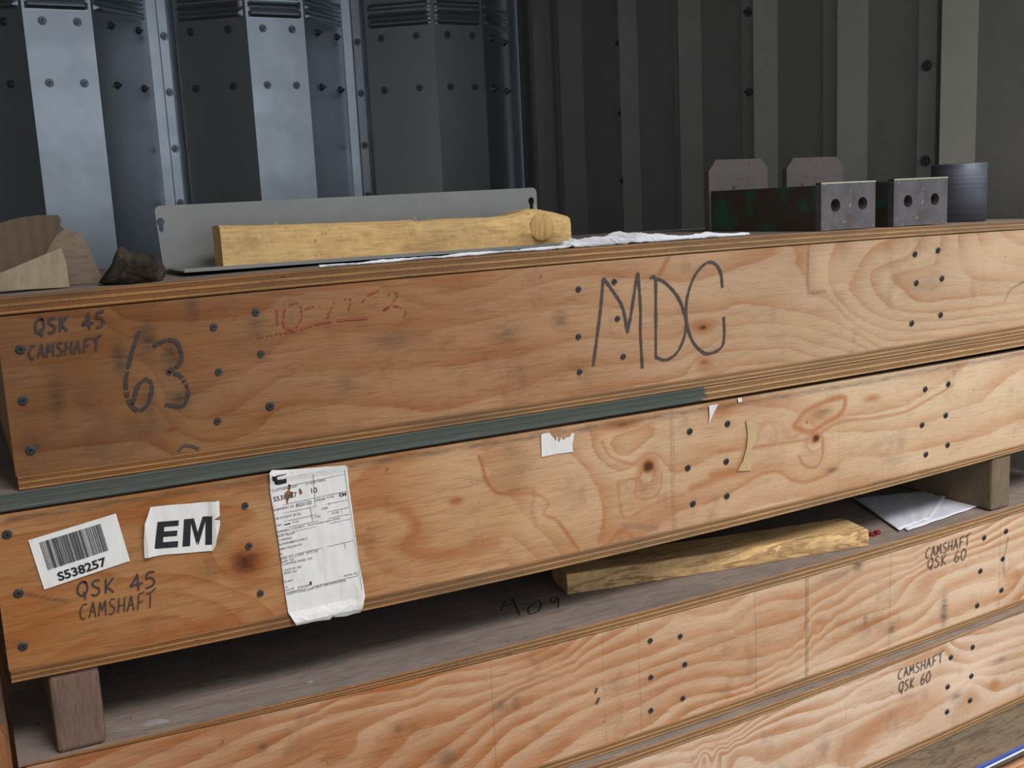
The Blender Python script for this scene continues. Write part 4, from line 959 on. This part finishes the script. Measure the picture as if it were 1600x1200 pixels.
def bracket(fl_, fr_, rl_, rr2, label, topz):
    y0 = -.001; pl_, pr_ = PY(*fl_, y0), PY(*fr_, y0); x0, x1 = pl_[0], pr_[0]; zb = max(ZTOP(x0), ZTOP(x1))+.0006; zt = pl_[2]
    e = empty('steel_bracket', ((x0+x1)/2, .08, zb)); tag(e, label, 'bracket', 'pair of steel brackets on the top crate')
    wv = x1-x0; hv = zt-zb
    cs = [circle(wv*.26, hv*.52, .0085), circle(wv*.76, hv*.53, .0085)]
    plate('front_plate', [(0, 0), (wv, 0), (wv, hv), (0, hv)], cs, .010, M['steel'], e, lambda a, b, c: (x0+a, y0+c, zb+b))
    for cx in (.26, .76):
        bm = bmesh.new(); bmesh.ops.create_cone(bm, cap_ends=True, segments=20, radius1=.0084, radius2=.0084, depth=.012, matrix=Matrix.Translation((x0+wv*cx, y0+.0145, zb+hv*.525)) @ Matrix.Rotation(math.pi/2, 4, 'X'))
        bm_obj('bolt_hole', bm, M['hole'], e)
    bm = bmesh.new(); add_box(bm, (x0, y0-.0004, zt-.0014), (x1, y0+.010, zt+.0002)); bm_obj('bright_edge', bm, M['brass'], e)  # bright strip along the top of the front plate
    yb = .225
    bm = bmesh.new()
    add_box(bm, (x0+.002, y0+.0100, zb), (x0+.008, yb, zt-.003)); add_box(bm, (x0+.0085, y0+.0205, zb), (x1-.0085, yb, zb+.005)); add_box(bm, (x1-.008, y0+.0100, zb), (x1-.002, yb, zt-.003))
    bm_obj('channel', bm, M['green'], e)
    ra, rb = PY(*rl_, yb), PY(*rr2, yb); c2_ = .014; zt2 = ra[2]
    plate('rear_plate', [(ra[0], zb), (rb[0], zb), (rb[0], zt2-c2_), (rb[0]-c2_*.9, zt2), (ra[0]+c2_, zt2), (ra[0], zt2-c2_*1.2)], [], .010, M['rust'], e, lambda a, b, c: (a, yb+c, b))
    return e
bracket((1283, 286), (1368, 283), (1107, 250), (1199, 250), 'left one of two steel brackets, front plate with two bolt holes', 0)
bracket((1397, 280), (1481, 278), (1229, 247), (1317, 247), 'right one of two steel brackets, beside the dark steel ring', 0)

# dark ribbed steel sleeve
s = NT('dark turned steel'); sx = s.n('ShaderNodeSeparateXYZ'); s.L(s.coord(), sx.inputs[0])
wv_ = s.math('SINE', s.math('MULTIPLY', sx.outputs[2], 900)); nz_ = s.noise(1.0, s.coord((6, 6, 300)), 3, .6)
s.fin(s.mix(nz_, lin(74, 74, 80), lin(122, 126, 140)), s.mapr(nz_, .3, .7, .45, .6), .5, s.math('ADD', s.math('MULTIPLY', wv_, .35), nz_), .12, .0004); M['ring'] = s.m
ra, rb = PY(1466, 257, .09), PY(1531, 256, .09); r_ = (rb[0]-ra[0])/2*.86; cx_ = (ra[0]+rb[0])/2
cy_ = .09+.0; zb = ZTOP(cx_)+.0006; bm = bmesh.new(); prof_ = [(r_, 0), (r_, ra[2]-zb-.002), (r_-.0015, ra[2]-zb), (r_-.012, ra[2]-zb), (r_-.012, .0), (r_, 0)]
prv = None; first = None
for k in range(49):
    a = 2*math.pi*k/48; ring = [bm.verts.new((cx_+q[0]*math.cos(a), cy_+q[0]*math.sin(a), zb+q[1])) for q in prof_[:-1]]
    if prv:
        for j in range(5): bm.faces.new((prv[j], ring[j], ring[(j+1) % 5], prv[(j+1) % 5]))
    prv = ring
bmesh.ops.remove_doubles(bm, verts=bm.verts, dist=1e-6)
o = bm_obj('steel_sleeve', bm, M['ring'], None, True); tag(o, 'dark turned steel sleeve standing right of the brackets', 'steel sleeve')

# cardboard pieces and rag at the left
M['card'] = grain_mat('pale board', lin(156, 140, 116), lin(130, 112, 90), (8, 8, 3), 31, .3, (110, 100, 88), streak=.3)
M['card2'] = grain_mat('grey brown cardboard', lin(134, 116, 98), lin(112, 94, 78), (6, 6, 20), 33, .3, (96, 88, 80), streak=.3)
s = NT('corrugated cardboard'); wv_ = s.n('ShaderNodeTexWave'); wv_.inputs['Scale'].default_value = 26; wv_.inputs['Distortion'].default_value = .6; s.L(s.coord((1, .3, .12)), wv_.inputs[0])
nn = s.noise(30, None, 4); s.fin(s.mix(s.mapr(nn, .3, .7), lin(108, 90, 70), lin(90, 74, 58)), .85, 0, s.math('ADD', s.math('MULTIPLY', wv_.outputs['Fac'], .8), nn), .5, .002); M['card3'] = s.m
def card(name, pxs, y, mat, label, th=.004, tilt=0.0, curl=0.0):
    zb = ZTOP(.1)+.0008
    pts = [list(PY(a, b, y)) for a, b in pxs]; pts = [[p[0], max(p[2], zb)] for p in pts]
    o = plate(name, pts, [], th, M[mat], None, lambda a, b, c: (a, y+c+(b-zb)*tilt+curl*math.sin(a*40)*(b-zb), b)); tag(o, label, 'cardboard'); return o
card('cardboard_sheet', [(-60, 458), (-60, 440), (0, 427), (50, 406), (96, 387), (104, 412), (110, 458)], .05, 'card', 'pale board with a slanted top edge at the left end of the top crate', .006, .05)
card('cardboard_sheet', [(82, 378), (90, 366), (104, 357), (112, 360), (114, 369), (118, 361), (128, 365), (136, 380), (150, 412), (163, 452), (60, 452), (70, 400)], .085, 'card2', 'torn grey-brown cardboard between the pale board and the rag', .004, .06)
card('cardboard_sheet', [(-60, 460), (-60, 352), (0, 348), (30, 340), (60, 336), (92, 336), (96, 343), (95, 352), (101, 358), (96, 368), (80, 380), (75, 455)], .12, 'card3', 'dark creased corrugated cardboard behind the pale board', .006, .10, .03)

s = NT('dark woven rag'); wn = s.noise(1.0, s.coord((500, 500, 500)), 2, .6); n1 = s.noise(30, None, 4, .6)
s.fin(s.mix(s.mapr(n1, .4, .7), lin(44, 38, 32), lin(86, 76, 66)), .95, 0, wn, 1.0, .002, .1); M['rag'] = s.m
rc_ = PY(208, 440, .045); bm = bmesh.new(); bmesh.ops.create_icosphere(bm, subdivisions=5, radius=1); zb = ZTOP(rc_[0])+.0004
hx = (PY(262, 440, .045)[0]-PY(158, 440, .045)[0])/2
for v in bm.verts:
    d0 = v.co.copy(); u_ = d0.x
    hgt = .024*(1+.05*u_)+.008*math.exp(-((u_+.38)/.25)**2)
    if u_ < -.3: hgt *= max(.12, 1-(-.3-u_)*1.15)
    k = 1+.22*mnoise.noise(d0*2.2+Vector((3, 1, 0)))+.10*mnoise.noise(d0*6)+.05*mnoise.noise(d0*15)
    v.co = Vector((rc_[0]+d0.x*hx*(1+.05*mnoise.noise(d0*5)), rc_[1]+d0.y*.032*k, zb+max(0, (d0.z*.75+.35)*hgt*k)))
o = bm_obj('rag', bm, M['rag'], None, True); tag(o, 'crumpled dark brown rag on the top crate, left of the grey plate', 'rag')

# ------------------------------------------------------------------ things in the gap on crate 3
z3 = lambda x: float(lid3_t(x))
M['pine2'] = grain_mat('yellow split timber', lin(226, 186, 130), lin(120, 84, 52), (1.4, 22, 26), 52, .5, (96, 82, 66), streak=.9)
za = float(lid3_t(.6))
A = PZ(887, 930, z3(.68)); B = PZ(1357, 853, z3(1.12)); ang = math.atan2(B[1]-A[1], B[0]-A[0]); ln = np.linalg.norm((B-A)[:2])
zA, zB = z3(A[0])+.001, z3(B[0])+.001
hA = PY(887, 897, A[1])[2]-zA; hB = PY(1355, 828, B[1])[2]-zB
ex = np.array([math.cos(ang), math.sin(ang)]); ey = np.array([-ex[1], ex[0]])
lt = empty('timber_offcut', (float((A[0]+B[0])/2), float((A[1]+B[1])/2)+.03, float((zA+zB)/2))); tag(lt, 'split yellow timber lying in the gap on the third crate', 'timber')
V = []; Fc = []; nn_ = 50
for i in range(nn_+1):
    t = i/nn_; p = A[:2]+(B[:2]-A[:2])*t; zb = zA+(zB-zA)*t+.0; sag = z3(p[0])+.0008; hh_ = hA+(hB-hA)*t; wdt = .062
    nz = mnoise.noise(Vector((t*12, 1, 0)))*.002
    for (du, dz) in ((0, 0), (-.001+nz, .35), (nz*.5, .75), (.002, .97), (.005, 1.0), (wdt, 1.0), (wdt, 0)):
        q = p+ey*du; V.append((q[0], q[1], sag+dz*hh_))
for i in range(nn_):
    for j in range(7): k = (j+1) % 7; Fc.append((i*7+j, i*7+k, (i+1)*7+k, (i+1)*7+j))
Fc.append(tuple(range(7))); Fc.append(tuple(nn_*7+j for j in range(6, -1, -1)))
mesh_obj('board', V, Fc, M['pine2'], lt)

M['paper2'] = plain_mat('white paper', lin(214, 214, 222), .55, 0, 40, .12, .1)
def sheet_paper(pxs, dz, label, n=14):
    c = [PZ(a, b, z3(1.2)+dz) for a, b in pxs]; V = []; Fc = []
    for i in range(n+1):
        for j in range(n+1):
            p = bil(c, i/n, j/n); up = .004*max(0, mnoise.noise(Vector((p[0]*9, p[1]*12, dz*400))))*math.sin(math.pi*min(1, j/n*1.2))+.0012*math.sin(i*.8+dz*900)
            V.append((p[0], p[1], z3(p[0])+dz+abs(up)))
    for i in range(n):
        for j in range(n): a = i*(n+1)+j; Fc.append((a, a+1, a+n+2, a+n+1))
    o = mesh_obj('paper_sheet', V, Fc, M['paper2'], None, True); md = o.modifiers.new('t', 'SOLIDIFY'); md.thickness = .0003; md.offset = 1
    tag(o, label, 'paper', 'papers in the gap'); return o
sheet_paper([(1340, 774), (1512, 769), (1538, 792), (1418, 830)], .0012, 'lower white paper sheet showing at the right, beside the bolster block')
sheet_paper([(1330, 778), (1490, 766), (1452, 812), (1405, 829)], .0028, 'upper white paper sheet with its corner towards the crate edge')
M['redp'] = plain_mat('red plastic', lin(120, 36, 34), .5)
q = PZ(1364, 836, z3(1.15)); bm = bmesh.new()
for k in range(5):
    a = Vector((q[0]+random.uniform(-.008, .01), q[1]+random.uniform(-.004, .006), z3(q[0])+.0012))
    add_box(bm, a-Vector((.004, .003, .0006)), a+Vector((.004, .003, .0006+.001*k)))
o = bm_obj('plastic_scrap', bm, M['redp']); tag(o, 'small red plastic scrap by the right end of the timber in the gap', 'scrap')

# faint number on the lid of crate 3
bm = bmesh.new()
for k, st_ in enumerate([[(790, 938), (782, 955)], [(782, 950), (800, 943)], [(800, 935), (812, 962)], [(838, 940), (826, 950), (828, 960), (842, 954), (845, 942), (838, 938)], [(870, 932), (860, 936), (864, 943), (872, 934), (872, 950)]]):
    pp = [PZ(a, b, z3(.6)) for a, b in smooth_poly(st_, 6)]; prev = None
    for i, p in enumerate(pp):
        t = pp[min(i+1, len(pp)-1)]-pp[max(i-1, 0)]; n_ = np.array([-t[1], t[0]]); n_ /= np.linalg.norm(n_)+1e-9
        z = z3(p[0])+.0004; a = bm.verts.new((p[0]+n_[0]*.0012, p[1]+n_[1]*.0012, z)); b = bm.verts.new((p[0]-n_[0]*.0012, p[1]-n_[1]*.0012, z))
        if prev: bm.faces.new((prev[0], prev[1], b, a))
        prev = (a, b)
bm_obj('marker_writing', bm, M['ink_soft'], c3)['label'] = 'faint number 409 on the lid'

# white smears on the lid of crate 3
M['smear'] = plain_mat('dried white smear', lin(150, 145, 145), .7, 0, 200, .5)
for (a, b, wx, wy) in ((240, 1130, 22, 5), (485, 1061, 6, 2)):
    pp = [PZ(a+wx*math.cos(t)*(1+.3*math.sin(3*t)), b+wy*math.sin(t)-wx*math.cos(t)*.2, z3(.13)) for t in np.linspace(0, 2*math.pi, 16, endpoint=False)]
    bm = bmesh.new(); bm.faces.new([bm.verts.new((p[0], max(p[1], .002), z3(p[0])+.0004)) for p in pp])
    bm_obj('smear', bm, M['smear'], c3)

# ------------------------------------------------------------------ neighbours at the left edge and behind
M['nb'] = grain_mat('orange timber', lin(132, 86, 54), lin(104, 64, 38), (20, 20, 3), 61, .3)
xr = PY(7, 1100, .03)[0]
bm = bmesh.new(); add_box(bm, (xr-.09, .03, 0), (xr, .06, PY(0, 585, .03)[2]), .004); o = bm_obj('upright_board', bm, M['bolster']); tag(o, 'upright grey-brown board at the left edge, beside the crates', 'board')
bm = bmesh.new(); zt = PY(10, 1135, -.04)[2]; xr2 = PY(20, 1200, -.04)[0]
add_box(bm, (xr2-.10, -.04, 0), (xr2, -.017, zt), .010); o = bm_obj('upright_board', bm, M['nb']); tag(o, 'orange timber with a rounded top at the lower left corner', 'board')
bm = bmesh.new(); add_box(bm, (-.45, .46, 0), (.12, .485, 1.06), .002); o = bm_obj('upright_board', bm, M['nb']); tag(o, 'added board behind the left ends of the crates, darkening the gap', 'board')  # board added to fill the left gap with dark brown
M['orange_p'] = plain_mat('orange paint', lin(176, 112, 40), .5)
p0 = PY(1581, 725, .34); bm = bmesh.new(); add_box(bm, (p0[0]-.02, .34, z3(1.5)+.036), (1.60, .36, z3(1.5)+.062), .002)
add_box(bm, (p0[0]+.02, .342, z3(1.5)+.0008), (p0[0]+.05, .358, z3(1.5)+.036)); o = bm_obj('painted_bar', bm, M['orange_p']); tag(o, 'orange painted bar behind the right bolster block', 'bar')
